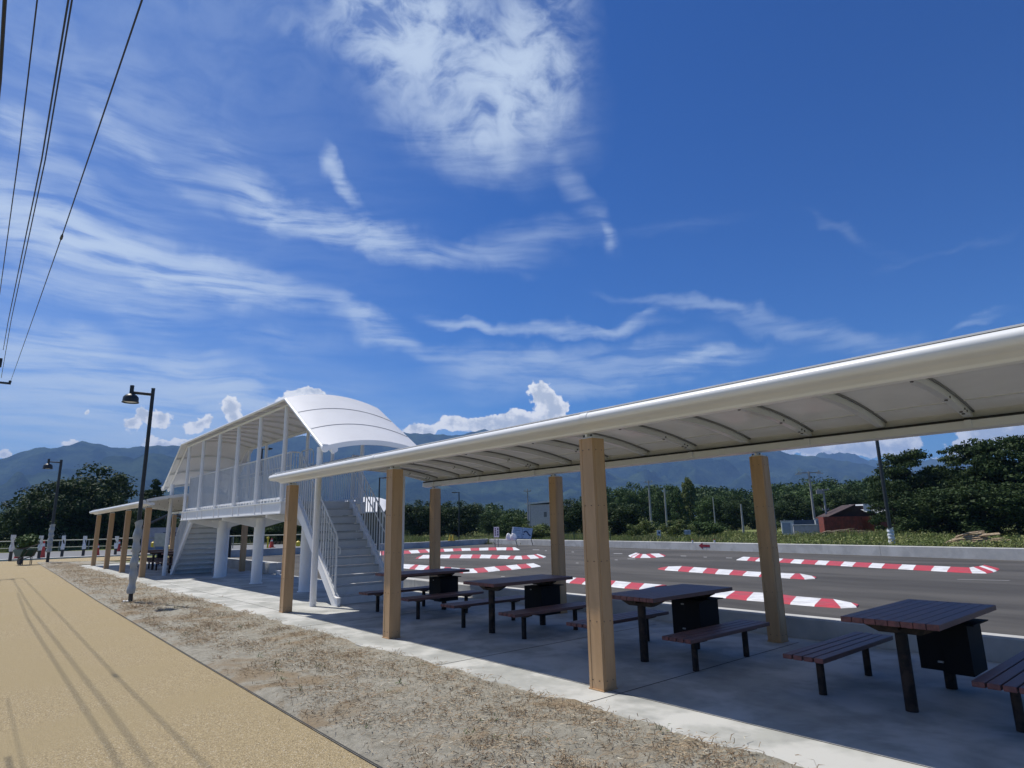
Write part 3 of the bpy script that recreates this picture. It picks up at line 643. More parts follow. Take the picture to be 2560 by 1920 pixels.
# ================================================================== TRACK KERBS
def K1(x, y): return (920+.217*x, 1320+.217*y)
def K2(x, y): return (1380+.217*x, 1360+.217*y)
def K3(x, y): return (1840+.3255*x, 1360+.3255*y)
def kerb(label, cross, first):
    b = MB(); pts = []
    for fr, nr in cross:
        f_ = gp(*fr, z=.012); n_ = gp(*nr, z=.0); pts.append((n_, f_))
    for i in range(len(pts)-1):
        n0, f0 = pts[i]; n1, f1 = pts[i+1]; mi = (first+i) % 2
        def zz(p, z): return (p.x, p.y, z)
        i0, i1 = n0.lerp(f0, .08), n1.lerp(f1, .08); o0, o1 = n0.lerp(f0, .92), n1.lerp(f1, .92)
        e0 = -.01
        b._add([zz(n0, e0), zz(n1, e0), zz(i1, .010), zz(i0, .010), zz(o1, .013), zz(o0, .013), zz(f1, e0), zz(f0, e0)], [(0, 1, 2, 3), (3, 2, 4, 5), (5, 4, 6, 7)], mi)
    n0, f0 = pts[0]; n1, f1 = pts[-1]
    return tag(b.build('track_kerb', [MT['red'], MT['kwhite']]), label, 'track kerb', 'red and white striped kerbs on the track')
def seq(Kf, far, near): return [(Kf(*f_), Kf(*n_)) for f_, n_ in zip(far, near)]
def linpts(xs, p, q): return [(x, p[1]+(q[1]-p[1])*(x-p[0])/(q[0]-p[0])) for x in xs]
fA = linpts([60,112,185,250,308,365,450,527,637,722,835,925,1050,1147,1280,1385,1527,1650,1790], (60,96), (1790,178))
nA = linpts([2,85,148,216,274,330,418,500,605,690,803,893,1017,1117,1245,1360,1497,1620,1812], (2,122), (1812,222))
cA = seq(K3, fA, nA)+seq(K3, [(1815,172),(1858,168),(1885,163),(1898,157)], [(1925,224),(1978,214),(2003,205),(2026,191)])
kerb('long striped kerb furthest right, passing behind the rear right post', cA, 1)
cB = seq(K2, [(1260,270),(1345,255),(1500,250),(1640,262),(1790,272),(1925,285),(2095,295)], [(1218,287),(1298,299),(1450,309),(1575,320),(1735,330),(1880,342),(2040,351)])
cB = cB+seq(K3, [(88,207),(205,213),(330,219),(455,224),(487,224),(580,243),(600,248)], [(50,241),(175,249),(295,255),(415,263),(527,269),(607,265),(620,259)])
kerb('striped kerb with a pointed right tip, in the middle distance right of the largest post', cB, 0)
cC = seq(K2, [(110,375),(190,377),(290,384),(430,391),(585,404),(740,420),(920,437),(1072,448),(1275,467),(1300,471)], [(60,425),(155,441),(200,447),(345,460),(510,475),(678,490),(832,506),(1000,521),(1180,494),(1322,478)])
kerb('striped kerb seen on both sides of the largest post, above the second table', cC, 0)
cD = seq(K3, [(-215,345),(-130,349),(0,357),(140,366),(290,375),(468,398),(660,413),(742,418),(880,447),(905,453)], [(-290,395),(-210,398),(-80,413),(80,429),(228,441),(415,460),(600,476),(805,490),(926,484),(946,469)])
kerb('nearest striped kerb, just left of the table nearest the camera', cD, 0)
cE = seq(K2, [(972,97),(1000,102),(1008,106),(1015,110),(1048,112),(1075,114),(1125,108),(1225,106),(1240,110)], [(880,134),(905,150),(914,152),(950,157),(1018,158),(1136,157),(1200,153),(1292,143),(1310,133)])
kerb('small fan shaped striped kerb near the far wall, below the red arrow', cE, 1)
fF = [(20,272),(80,270),(140,266),(200,263),(265,260),(330,259),(395,260),(465,257),(570,250),(660,245),(770,240),(868,238),(975,236),(1072,232),(1175,230),(1280,227),(1387,223),(1475,222),(1597,221),(1663,220),(1690,220)]
nF = [(25,320),(85,317),(150,313),(215,309),(280,305),(345,301),(415,297),(497,291),(597,286),(700,280),(795,275),(882,271),(983,266),(1083,262),(1185,259),(1283,257),(1387,255),(1485,254),(1590,254),(1676,254),(1748,252)]
kerb('furthest striped kerb by the end wall, left of the middle rear post', seq(K1, fF, nF), 0)
cG = seq(K1, [(600,322),(640,308),(735,306),(845,305),(955,305),(1080,304),(1205,303),(1305,304),(1430,306),(1525,311),(1648,315),(1705,318),(1765,318),(1825,311),(1905,306),(1930,300),(1950,298)], [(545,351),(580,350),(700,348),(815,347),(937,346),(1055,346),(1185,346),(1285,346),(1405,347),(1490,350),(1605,353),(1678,357),(1778,358),(1870,354),(1970,346),(2020,342),(2052,330)])
kerb('striped kerb with a curled right end, second from the far left wall', cG, 0)
cH = seq(K1, [(330,408),(400,411),(545,418),(590,422),(705,430),(800,437),(890,445),(960,452),(1060,460),(1125,464),(1208,464),(1330,452),(1450,440),(1582,430),(1710,418),(1815,409),(1900,403)], [(330,455),(410,462),(475,467),(540,474),(640,481),(740,488),(850,495),(950,502),(1040,509),(1095,518),(1262,513),(1385,503),(1522,488),(1655,479),(1765,466),(1882,455),(1990,441)])
kerb('bent striped kerb just above the table beside the white stairs', cH, 0)
b = MB()
for Kf, pts, hl in ((K1, [(1935,248,38),(2050,259,10)], .5), (K2, [(240,90,14),(290,216,16),(740,180,16),(760,107,50),(915,168,45),(1515,135,32),(1765,148,18),(2040,157,36)], .5), (K1, [(1553,556,22)], .5), (K3, [(1900,268,200)], .5)):
    for (x, y, h_) in pts:
        t_ = 3.2 if h_ < 60 else 1.2
        q = [gp(*Kf(x-h_, y-t_)), gp(*Kf(x+h_, y-t_+h_*.05)), gp(*Kf(x+h_, y+t_+h_*.05)), gp(*Kf(x-h_, y+t_))]; b._add([(p.x, p.y, -.008) for p in q], [(0, 1, 2, 3)])
struct('road_marking', b, MT['faded'])

# ================================================================== STREET LAMPS
def lamp(label, base, H, dirv, wrap_h, rp=.045, head=True, two=False, hs=.72):
    t = empty('street_lamp', label, 'street lamp', (base[0], base[1], 0), group='dark street lamps')
    b = MB(); cyl(b, 0, 0, 0, H, rp*1.05, 20, r1=rp*.9); cyl(b, 0, 0, H, H+.015, rp, 20); b.build('pole', MT['lamp'], t, smooth_=True)
    ax, ay = dirv; aL = .62*hs
    if head:
        b = MB(); b.tube([(0, 0, H-.14), (ax*aL, ay*aL, H-.14)], .035, 12); b.build('arm', MT['lamp'], t, smooth_=True)
        hx, hy = ax*aL, ay*aL
        b = MB(); cyl(b, hx, hy, H-.24*hs-.02, H+.03, .062*hs, 18)
        prof = [(.05, -.235), (.10, -.25), (.17, -.29), (.225, -.36), (.232, -.43), (.235, -.505), (.252, -.522), (.252, -.535), (.235, -.535), (.22, -.50)]
        b.lathe([(r_*hs, H+z*hs) for r_, z in prof], (hx, hy, 0), 28); s_ = b.build('lamp_shade', MT['lamp'], t, smooth_=True)
        b = MB(); b.lathe([(.001, H-.52*hs), (.10*hs, H-.525*hs), (.225*hs, H-.50*hs)], (hx, hy, 0), 28); b.build('lens', MT['lens'], s_, smooth_=True)
    else:
        b = MB(); b.box(-.05, .05, -.05, .05, H, H+.06); b.tube([(0, 0, H+.03), (ax*aL*1.1, ay*aL*1.1, H+.03)], .03, 8)
        for s__ in ((1,),) if not two else ((1,), (-1,)):
            q = s__[0]; c_ = Vector((ax*q*aL, ay*q*aL, H+.03)); b.box(c_.x-.26, c_.x+.26, c_.y-.12, c_.y+.12, c_.z-.04, c_.z+.04)
        b.build('lamp_head', MT['lamp'], t)
    if wrap_h:
        R_ = random.Random(5); b = MB(); rows = []
        for i in range(26):
            z = wrap_h[0]+(wrap_h[1]-wrap_h[0])*i/25; rr = rp*1.62+.012*math.sin(i*1.3)+.008*R_.random()
            rows.append([(math.cos(a)*rr*(1+.10*math.sin(3*a+i*.7))+(.0), math.sin(a)*rr*(1+.10*math.sin(3*a+i*.7)), z+(.05*math.sin(a+1) if i == 25 else 0)) for a in np.linspace(0, 2*math.pi, 15)])
        b.sheet(rows); b.build('plastic_wrap', MT['wrap'] if wrap_h[0] > .1 else MT['wrapw'], t, smooth_=True)
    return t
lamp('tall dark dome lamp with grey plastic wrapped foot, standing in the dry soil strip', (-12.49, -1.85), 4.93, (0, -1), (.20, 1.78))
b = MB(); b.prism([(-12.66, -1.97), (-12.50, -1.99), (-12.40, -1.9), (-12.55, -1.84)], .02, .05, axis='z'); tag(b.build('crumpled_plastic', MT['bag']), 'scrap of white plastic at the foot of the nearest lamp', 'litter')
lamp('dark dome lamp further away, in front of the big dark tree on the left', (-40.24, -1.26), 5.72, (.25, -.97), (.55, 2.05), rp=.075, hs=1.0)
lp = gp(2230, 1366); lamp('tall dark lamp pole with white plastic wrapped foot beyond the far wall', (-8.84, 33.1), 7.4, (.3, -.95), (.02, .95), rp=.095)
for px, py, by, D, lab, two in ((949, 1196, 1345, 46, 'slim dark lamp rising behind the right stairs of the footbridge', 0), (1147.5, 1232, 1335, 60, 'slim dark lamp against the woods between the two rear posts', 0), (655, 1124, 1345, 42, 'dark lamp seen through the footbridge railing', 0)):
    top = at_dist(px, py, D); sgn_ = -1 if px == 1147.5 else 1
    lamp(lab, (top.x, top.y), top.z, (math.cos(YAW)*sgn_, math.sin(YAW)*sgn_), None, rp=.055 if px != 655 else .07, head=False)

# ================================================================== OVERHEAD CABLES
def ywire(px, py, ys):
    n = Vector((1, 0, 0)).cross(sd).normalized(); d = ray(px, py); t = (Vector((0, ys, 0))-CAM).dot(n)/d.dot(n); return CAM+d*t
def cable(label, pts, r, ext):
    P = [Vector(p) for p in pts]; P.sort(key=lambda v: -v.x)
    a = P[0]; d = (P[0]-P[1]); d.normalize(); P = [a+d*ext+Vector((0, 0, .0))]+P
    Q = []
    for i in range(len(P)-1):
        for s_ in range(8): Q.append(P[i].lerp(P[i+1], s_/8))
    Q.append(P[-1])
    b = MB(); b.tube(Q, r, 6); return tag(b.build('overhead_cable', MT['cable'], smooth_=True), label, 'cable', 'overhead cables at the top left')
w3 = [ywire(355, 0, -3.41), ywire(250, 310, -3.39), ywire(154, 593, -3.37), ywire(90, 775, -3.28), ywire(27, 952, -3.1)]
c3 = cable('rightmost overhead cable with a small splice box', w3, .0075, 12)
b = MB(); p_ = w3[2]; dv = (w3[3]-w3[1]).normalized(); b.tube([p_-dv*.16, p_-dv*.08, p_+dv*.08, p_+dv*.16], [.008, .018, .020, .008], 10); b.build('splice_box', MT['cable'], c3, smooth_=True)
w2a = [ywire(180, 0, -3.70), ywire(113, 400, -3.65), ywire(28, 800, -3.6), ywire(3, 945, -3.4)]
cable('right one of the pair of overhead cables running close together', w2a, .0085, 12)
w2b = [ywire(171, 0, -3.87), ywire(104, 400, -3.82), ywire(21, 800, -3.77), ywire(8, 875, -3.6)]
cable('left one of the pair of overhead cables running close together', w2b, .008, 12)
w1 = [ywire(93, 0, -4.33), ywire(48, 380, -4.33), ywire(0, 730, -4.33), ywire(-25, 850, -4.33)]
cable('thin pale overhead cable left of the pair', w1, .003, 8)
w0 = [ywire(12, 0, -4.40), ywire(0, 200, -4.40), ywire(-40, 600, -4.40)]
cable('dark overhead cable at the very left edge', w0, .009, 10)
pe = w3[-1]
t = empty('utility_pole', 'utility pole just outside the left edge with its crossarm tip in view', 'utility pole', (pe.x, pe.y-.95, 0))
b = MB(); cyl(b, 0, 0, 0, 9.5, .15, 16, r1=.10); b.build('pole', MT['pole'], t, smooth_=True)
b = MB(); b.box(-.04, .04, -.9, .97, pe.z-.16, pe.z-.08); b.build('crossarm', MT['lamp'], t)
for y in (.93, .50):
    b = MB(); cyl(b, 0, y, pe.z-.079, pe.z+.0, .05, 10); b.build('insulator', MT['lamp'], t)
ins = at_dist(5, 893, math.hypot(pe.x-CAM.x, pe.y-CAM.y)-1)
b = MB(); b.box(-.05, .05, .25, .55, ins.z-.12, ins.z-.05); cyl(b, 0, .50, ins.z-.22, ins.z+.16, .07, 10); b.build('insulator', MT['lamp'], t)

# ================================================================== TREES
def leafcloud(centres, radii, per, size, seed, up_bias=.3):
    R_ = np.random.default_rng(seed); n = len(centres); C_ = np.repeat(np.array(centres), per, 0); Rr = np.repeat(np.array(radii), per, 0)
    d = R_.normal(size=(n*per, 3)); d /= np.linalg.norm(d, axis=1)[:, None]; rr = R_.random(n*per)**.45
    P = C_+d*Rr*rr[:, None]
    nrm = d+R_.normal(size=d.shape)*.7; nrm[:, 2] += up_bias; nrm /= np.linalg.norm(nrm, axis=1)[:, None]
    a = np.cross(nrm, R_.normal(size=d.shape)); a /= np.linalg.norm(a, axis=1)[:, None]; bb = np.cross(nrm, a)
    s = size*(.5+R_.random(n*per))[:, None]
    V = np.stack([P-a*s*.5, P+bb*s*.32, P+a*s*.55, P-bb*s*.30], 1).reshape(-1, 3)
    Fc = np.arange(len(V)).reshape(-1, 4)
    return V, Fc
def np_mesh(name, V, Fc, m):
    me = bpy.data.meshes.new(name); me.vertices.add(len(V)); me.vertices.foreach_set('co', V.astype(np.float32).ravel())
    me.loops.add(Fc.size); me.loops.foreach_set('vertex_index', Fc.astype(np.int32).ravel()); me.polygons.add(len(Fc)); k_ = Fc.shape[1]
    me.polygons.foreach_set('loop_start', np.arange(0, Fc.size, k_, dtype=np.int32)); me.polygons.foreach_set('loop_total', np.full(len(Fc), k_, dtype=np.int32))
    me.update(calc_edges=True); me.materials.append(m); return me
def crown_mesh(kind, seed, leaf):
    """unit crown: height 1, half width .5"""
    R_ = np.random.default_rng(seed); cs = []; rs = []
    if kind == 'round':
        for i in range(95):
            d = R_.normal(size=3); d /= np.linalg.norm(d); q = .45+.55*R_.random()
            z = .56+d[2]*.40*q; w_ = .44*q; cs.append((d[0]*w_, d[1]*w_, z)); r_ = .085+.06*R_.random(); rs.append((r_, r_, r_*.8))
        for i in range(22): cs.append((R_.uniform(-.4, .4), R_.uniform(-.4, .4), R_.uniform(.08, .3))); rs.append((.12, .12, .09))
    elif kind == 'conifer':
        for i in range(90):
            z = R_.random()**1.15; w_ = .46*(1-z)**.85*(.8+.35*R_.random())+.02; a = R_.random()*6.28; q = R_.random()**.4
            cs.append((math.cos(a)*w_*q, math.sin(a)*w_*q, .06+z*.90)); r_ = .05+.07*(1-z); rs.append((r_*1.2, r_*1.2, r_*.55))
    elif kind == 'layered':
        for i in range(120):
            z = R_.uniform(.12, .97); w_ = .48*math.sqrt(max(0, 1-((z-.42)/.60)**2)); a = R_.random()*6.28; q = R_.random()**.35
            zz = z+.02*R_.normal(); cs.append((math.cos(a)*w_*q, math.sin(a)*w_*q, zz)); r_ = .08+.06*R_.random(); rs.append((r_*1.35, r_*1.35, r_*.38))
    elif kind == 'poplar':
        for i in range(80):
            z = R_.random(); w_ = .34*math.sin(math.pi*min(1, (z*.9+.08)))**.7*(.7+.5*R_.random()); a = R_.random()*6.28; q = R_.random()**.5
            cs.append((math.cos(a)*w_*q, math.sin(a)*w_*q, .04+z*.92)); rs.append((.08, .08, .07))
    elif kind == 'bush':
        for i in range(60):
            d = R_.normal(size=3); d /= np.linalg.norm(d); q = .4+.6*R_.random()
            cs.append((d[0]*.42*q, d[1]*.42*q, max(.04, .45+d[2]*.42*q))); r_ = .10+.06*R_.random(); rs.append((r_, r_, r_))
    V, Fc = leafcloud(cs, rs, {'round': 150, 'conifer': 130, 'layered': 150, 'poplar': 110, 'bush': 90}[kind], leaf*.60, seed+1)
    return V, Fc
PROTO = {}
def proto(kind, m, leaf, seed):
    key = (kind, m, seed)
    if key not in PROTO:
        V, Fc = crown_mesh(kind, seed, leaf); PROTO[key] = np_mesh('crown', V, Fc, MT[m])
    return PROTO[key]
TRK = {}
def trunk_mesh(kind):
    if kind in TRK: return TRK[kind]
    b = MB(); top = {'round': .62, 'conifer': .92, 'layered': .8, 'poplar': .8, 'bush': .5}[kind]; w_ = {'bush': .018}.get(kind, .028); R_ = random.Random(3)
    b.tube([(0, 0, -.01), (.01, 0, top*.35), (-.01, .01, top*.7), (0, 0, top)], [w_, w_*.75, w_*.5, w_*.15], 8)
    for i in range(9):
        a = i*2.4; z = top*(.3+.06*i); l = .30*(1-z*.6) if kind != 'poplar' else .16
        b.tube([(0, 0, z), (math.cos(a)*l*.5, math.sin(a)*l*.5, z+.05), (math.cos(a)*l, math.sin(a)*l, z+(.14 if kind != 'conifer' else .0))], [w_*.4, w_*.25, w_*.08], 6)
    me = b.build('trunk', MT['bark'], smooth_=True); d = me.data; bpy.data.objects.remove(me); TRK[kind] = d; return d
def tree(label, kind, m, px, topy, D, halfpx, group, leaf=.045, seed=1, name=None, cat='tree', z0=0):
    c = at_dist(px, 1320, D); top = at_dist(px, topy, D); H = top.z-z0; Wd = 2*halfpx*D/F_PX*1.12/abs(1)
    root = empty(name or {'conifer': 'conifer_tree', 'bush': 'shrub', 'poplar': 'slender_tree'}.get(kind, 'broadleaf_tree'), label, cat, (c.x, c.y, z0), random.uniform(0, 6.28), group)
    for nm, me in (('crown', proto(kind, m, leaf, seed)), ('trunk', trunk_mesh(kind))):
        o = bpy.data.objects.new(nm, me); COL.objects.link(o); o.parent = root; o.scale = (Wd, Wd, H*1.02)
    return root
GL = 'trees at the far left'
tree('huge dark round tree at the far left, tallest there, behind the second lamp', 'round', 'leafd', 205, 1166, 84, 100, GL, .05, 1)
tree('dark green tree forming the left shoulder of the huge left tree', 'round', 'leafd', 118, 1208, 80, 72, GL, .05, 2)
tree('narrow pointed tree at the right side of the huge left tree', 'poplar', 'leafd', 285, 1188, 88, 34, GL, .05, 3)
tree('paler yellowish green tree at the left foot of the huge left tree', 'round', 'leafm', 52, 1262, 84, 48, GL, .05, 4)
tree('dark tree filling the right foot of the huge left tree', 'round', 'leafd', 262, 1225, 80, 52, GL, .05, 5)
tree('dark conifer behind the far shelter roof, right of the first lamp', 'conifer', 'leafd', 378, 1198, 78, 52, GL, .05, 1)
tree('dark round tree under the far shelter roof, left of the stairs', 'round', 'leafd', 335, 1262, 92, 46, GL, .05, 6)
tree('dark round tree seen between the footbridge columns, left one', 'round', 'leafd', 600, 1285, 80, 55, GL, .05, 7)
tree('dark round tree seen between the footbridge columns, right one', 'round', 'leafm', 705, 1280, 78, 62, GL, .05, 1)
tree('dark tree behind the right stairs, below the slim lamp', 'round', 'leafd', 800, 1268, 90, 60, GL, .05, 2)
tree('dark tree behind the white vaulted roof building', 'round', 'leafd', 905, 1262, 100, 62, GL, .05, 4)
GW = 'trees along the edge of the woods'
tree('dark dense tree left of the slim lamp between the two rear posts', 'round', 'leafd', 1050, 1252, 84, 58, GW, .05, 7)
tree('dark dense tree behind the slim lamp between the two rear posts', 'round', 'leafd', 1145, 1248, 84, 62, GW, .05, 5)
tree('paler tree right of the slim lamp, above the narrow sign', 'round', 'leafm', 1232, 1276, 88, 32, GW, .05, 4)
tree('rounded bush like tree above the pair of white display boards', 'round', 'leafm', 1282, 1284, 66, 40, GW, .05, 2)
tree('light green low tree right of the display boards', 'bush', 'leafy', 1345, 1302, 62, 46, GW, .08, 3)
tree('dark round tree just right of the middle rear post', 'round', 'leafd', 1432, 1250, 70, 52, GW, .05, 1)
tree('dark rounded tree just right of the largest post', 'round', 'leafd', 1545, 1252, 72, 62, GW, .05, 5)
tree('tall round topped tree behind, right of the largest post', 'round', 'leafm', 1584, 1208, 110, 52, GW, .05, 7)
tree('broad round topped tree left of the two slender trees', 'round', 'leafm', 1668, 1214, 108, 48, GW, .05, 2)
tree('slender bright green tree, the tallest of the slender ones', 'poplar', 'leafy', 1730, 1198, 96, 36, GW, .06, 3)
tree('slender mid green tree left of the tallest slender one', 'poplar', 'leafm', 1697, 1220, 94, 30, GW, .06, 5)
tree('mid green round tree right of the slender trees', 'round', 'leafm', 1790, 1238, 92, 44, GW, .05, 4)
tree('dark tree left of the rear right post', 'round', 'leafd', 1842, 1240, 90, 45, GW, .05, 1)
tree('yellow green bush left of the small sign beyond the wall', 'bush', 'leafy', 1604, 1292, 60, 36, GW, .08, 1)
tree('yellow green bush right of the small sign beyond the wall', 'bush', 'leafy', 1692, 1296, 60, 40, GW, .08, 2)
tree('dull green bush in front of the dark trees near the rear right post', 'bush', 'leafm', 1768, 1296, 62, 42, GW, .08, 3)
tree('dark tree right of the rear right post, behind the dark hoarding', 'round', 'leafd', 1990, 1236, 92, 60, GW, .05, 2)
tree('mid green tree behind the tall utility pole', 'round', 'leafm', 2062, 1212, 100, 56, GW, .05, 5)
tree('dark tree behind the red barn', 'round', 'leafd', 2140, 1214, 96, 52, GW, .05, 7)
GR = 'big dark trees at the right edge'
tree('big dark layered tree left of the group, right of the red barn', 'layered', 'leafd', 2288, 1128, 64, 62, GR, .05, 1)
tree('dark tree low in the gap beside the right lamp pole', 'layered', 'leafd', 2240, 1200, 60, 40, GR, .05, 2)
tree('big dark layered tree in the middle of the right group', 'layered', 'leafd', 2388, 1172, 66, 66, GR, .05, 3)
tree('tall dark tree rising right of the sky gap', 'layered', 'leafd', 2462, 1106, 62, 62, GR, .05, 2)
tree('tallest dark tree cut by the right edge', 'layered', 'leafd', 2548, 1088, 60, 66, GR, .05, 1)
tree('dark low tree closing the foot of the right group', 'round', 'leafd', 2345, 1215, 58, 80, GR, .05, 6)
tree('dark low tree at the foot of the tallest right tree', 'round', 'leafd', 2490, 1205, 56, 88, GR, .05, 7)
tree('dark tree mostly beyond the right edge', 'layered', 'leafd', 2680, 1090, 60, 90, GR, .05, 3)
# distant woodland (one mass)
R_ = np.random.default_rng(21); cs, rs = [], []
prof_x = [-60, 0, 330, 400, 560, 700, 900, 1000, 1200, 1340, 1440, 1560, 1700, 1840, 1950, 2050, 2200, 2400, 2700]
prof_y = [1290, 1305, 1300, 1290, 1285, 1275, 1262, 1258, 1262, 1268, 1232, 1218, 1212, 1208, 1200, 1192, 1190, 1180, 1180]
for i in range(2600):
    px = R_.uniform(-60, 2700); D = R_.uniform(112, 175); ty = np.interp(px, prof_x, prof_y)+6*math.sin(px*.045)+5*math.sin(px*.11+1)
    top = at_dist(px, ty, D).z*(.86+.14*R_.random()); r_ = R_.uniform(1.0, 2.1); z = max(.8, top-r_*.8-abs(R_.normal())*top*.33); c = at_dist(px, 1320, D); cs.append((c.x, c.y, z)); rs.append((r_*1.25, r_*1.25, r_*.85))
V, Fc = leafcloud(cs, rs, 95, .48, 5)
o = bpy.data.objects.new('woodland', np_mesh('woodland', V, Fc, MT['leafw'])); COL.objects.link(o); tag(o, kind='stuff')

# weeds and tall grass
def weeds(name, n, sampler, hmin, hmax, wd, seed, m):
    R_ = np.random.default_rng(seed); P = np.array([sampler(R_) for _ in range(n)]); h = (hmin+(hmax-hmin)*R_.random(n)**2)*P[:, 2]; a = R_.random(n)*6.28; lx, ly = (R_.normal(size=(2, n))*.28*h)
    w2 = wd*(.6+.8*R_.random(n)); V = np.zeros((n, 4, 3)); cx, cy = np.cos(a)*w2, np.sin(a)*w2
    V[:, 0] = np.c_[P[:, 0]-cx, P[:, 1]-cy, np.full(n, -.05)]; V[:, 1] = np.c_[P[:, 0]+cx, P[:, 1]+cy, np.full(n, -.05)]
    V[:, 2] = np.c_[P[:, 0]+cx*.6+lx, P[:, 1]+cy*.6+ly, h]; V[:, 3] = np.c_[P[:, 0]-cx*.3+lx*.8, P[:, 1]-cy*.3+ly*.8, h*.9]
    o = bpy.data.objects.new(name, np_mesh(name, V.reshape(-1, 3), np.arange(4*n).reshape(-1, 4), MT[m])); COL.objects.link(o); tag(o, kind='stuff')
def s_right(R_):
    px = R_.uniform(1000, 2600); y0 = np.interp(px, [1000, 1230, 1950, 2560], [1352, 1347, 1362, 1372]); D = R_.uniform(0, 1)
    p0 = gp(px, y0+14); d0 = math.hypot(p0.x-CAM.x, p0.y-CAM.y); dist = d0+1.2+D**1.6*42; c = at_dist(px, 1320, dist); k_ = .35+.9*max(0, math.sin(c.x*.23+c.y*.11)*math.sin(c.y*.31-c.x*.05))+.25*math.sin(c.x*.9)*math.sin(c.y*.8)
    return c.x, c.y, max(.15, k_)
weeds('weeds_beyond_the_wall', 130000, s_right, .12, .62, .022, 31, 'grass')
def s_left(R_):
    px = R_.uniform(-120, 1000); dist = R_.uniform(84, 92)-0; y0 = 0; c = at_dist(px, 1320, 76+R_.random()*26); k_ = .5+.5*math.sin(c.x*.3)*math.sin(c.y*.25)+.3*R_.random(); return c.x, c.y, max(.2, k_)
def bushes(name, n, sampler, rmin, rmax, leaf, seed, m, per=50):
    R_ = np.random.default_rng(seed); cs, rs = [], []
    for _ in range(n):
        x, y, k_ = sampler(R_); r_ = rmin+(rmax-rmin)*R_.random()**2; cs.append((x, y, r_*.35)); rs.append((r_, r_, r_*.6*min(1.3, .6+k_*.5)))
    V, Fc = leafcloud(cs, rs, per, leaf, seed, 1.0); o = bpy.data.objects.new(name, np_mesh(name, V, Fc, MT[m])); COL.objects.link(o); tag(o, kind='stuff')
bushes('ground_cover', 900, s_right, .2, .75, .10, 41, 'leafy'); bushes('ground_cover_dull', 700, s_right, .2, .8, .10, 42, 'grass')
weeds('weeds_beyond_the_road', 40000, s_left, .2, 1.0, .04, 32, 'grass')

# ================================================================== MOUNTAINS
def ridge(name, prof, D, depth, seed, foot=.25, n_az=520, n_r=70, rough=1.0):
    R_ = np.random.default_rng(seed); xs = [azel(*p)[0] for p in prof]; es = [azel(*p)[1] for p in prof]; order = np.argsort(xs); xs = np.array(xs)[order]; es = np.array(es)[order]
    az = np.linspace(xs[0], xs[-1], n_az); el = np.interp(az, xs, es); ph0 = seed*1.7; el = el+.05*np.sin(az*5.1+ph0)+.035*np.sin(az*11.3+2*ph0)+.02*np.sin(az*23.7+ph0); k_ = np.array([0, 1, 3, 1, 0])/5; el = np.r_[el[:2], np.convolve(el, k_, 'valid'), el[-2:]]
    hz = D*np.tan(np.radians(el)); ph = R_.random(12)*6.28
    V = np.zeros((n_r, n_az, 3))
    for j in range(n_r):
        t = j/(n_r-1)*1.5; r_ = D-depth+depth*t if t <= 1 else D+depth*(t-1)
        s_ = t**1.35 if t <= 1 else 1-(t-1)*.9
        rx = CAM.x-np.sin(np.radians(az))*r_; ry = CAM.y+np.cos(np.radians(az))*r_
        spur = sum((1-2*np.abs(np.sin((rx*math.cos(q_)+ry*math.sin(q_))*6.283/wl+ph[i % 12]+.8*np.sin((rx*math.sin(q_)-ry*math.cos(q_))*6.283/(wl*1.7)+i))))*a_ for i, (q_, wl, a_) in enumerate(((.3, 1900, .30), (1.5, 1300, .28), (2.4, 850, .22), (.9, 520, .15), (2.9, 330, .10), (1.9, 210, .06))))
        spur0 = sum(np.sin(np.radians(az)*f_+ph[i]+t*g_)*a_ for i, (f_, g_, a_) in enumerate(((60, 1.5, .35), (113, -2.2, .3), (190, 3, .2), (37, 1, .35), (310, -4, .12), (480, 6, .07))))
        env = math.sin(math.pi*min(t, 1))**.8*.48*rough if t < 1 else 0
        h = hz*s_+hz.mean()*spur*env-25*(1-min(1, t*4)); h = np.minimum(h, hz/D*r_*(.90+.085*t)) if t < 1 else h
        a = np.radians(az+(.25*math.sin(j*.9)))if False else np.radians(az)
        V[j, :, 0] = CAM.x-np.sin(a)*r_; V[j, :, 1] = CAM.y+np.cos(a)*r_; V[j, :, 2] = np.maximum(h, -30)+CAM.z*(t if t < 1 else 1)
    I = np.arange(n_r*n_az).reshape(n_r, n_az); Fc = np.stack([I[:-1, :-1], I[:-1, 1:], I[1:, 1:], I[1:, :-1]], -1).reshape(-1, 4)
    me = np_mesh(name, V.reshape(-1, 3), Fc, MT['mount']); me.polygons.foreach_set('use_smooth', [True]*len(me.polygons))
    o = bpy.data.objects.new(name, me); COL.objects.link(o); tag(o, kind='structure')
P_MAIN = [(-700,1290),(-350,1240),(-120,1190),(0,1148),(26,1140),(84,1120),(115,1119),(145,1120),(175,1112),(203,1103),(231,1107),(262,1114),(298,1121),(330,1118),(362,1116),(405,1114),(457,1115),(540,1104),(640,1096),(760,1090),(900,1080),(1007,1081),(1035,1084),(1070,1084),(1140,1089),(1170,1083),(1192,1077),(1214,1073),(1229,1077),(1330,1092),(1480,1100),(1640,1098),(1780,1106),(1870,1112),(1947,1127),(1983,1137),(2038,1141),(2100,1151),(2165,1161),(2191,1167),(2300,1185),(2450,1210),(2650,1240),(2900,1270)]
ridge('mountains', P_MAIN, 4300, 1900, 3)
ridge('mountains_front_spur', [(-500,1290),(-200,1255),(0,1214),(58,1190),(121,1178),(180,1172),(226,1166),(249,1151),(283,1138),(312,1141),(338,1146),(360,1136),(382,1131),(410,1137),(440,1143),(520,1160),(640,1185),(760,1195),(900,1200),(1000,1188),(1120,1175),(1260,1180),(1400,1190),(1600,1200),(1800,1215),(2000,1235),(2300,1262),(2600,1275)], 3200, 1300, 8, rough=.8)
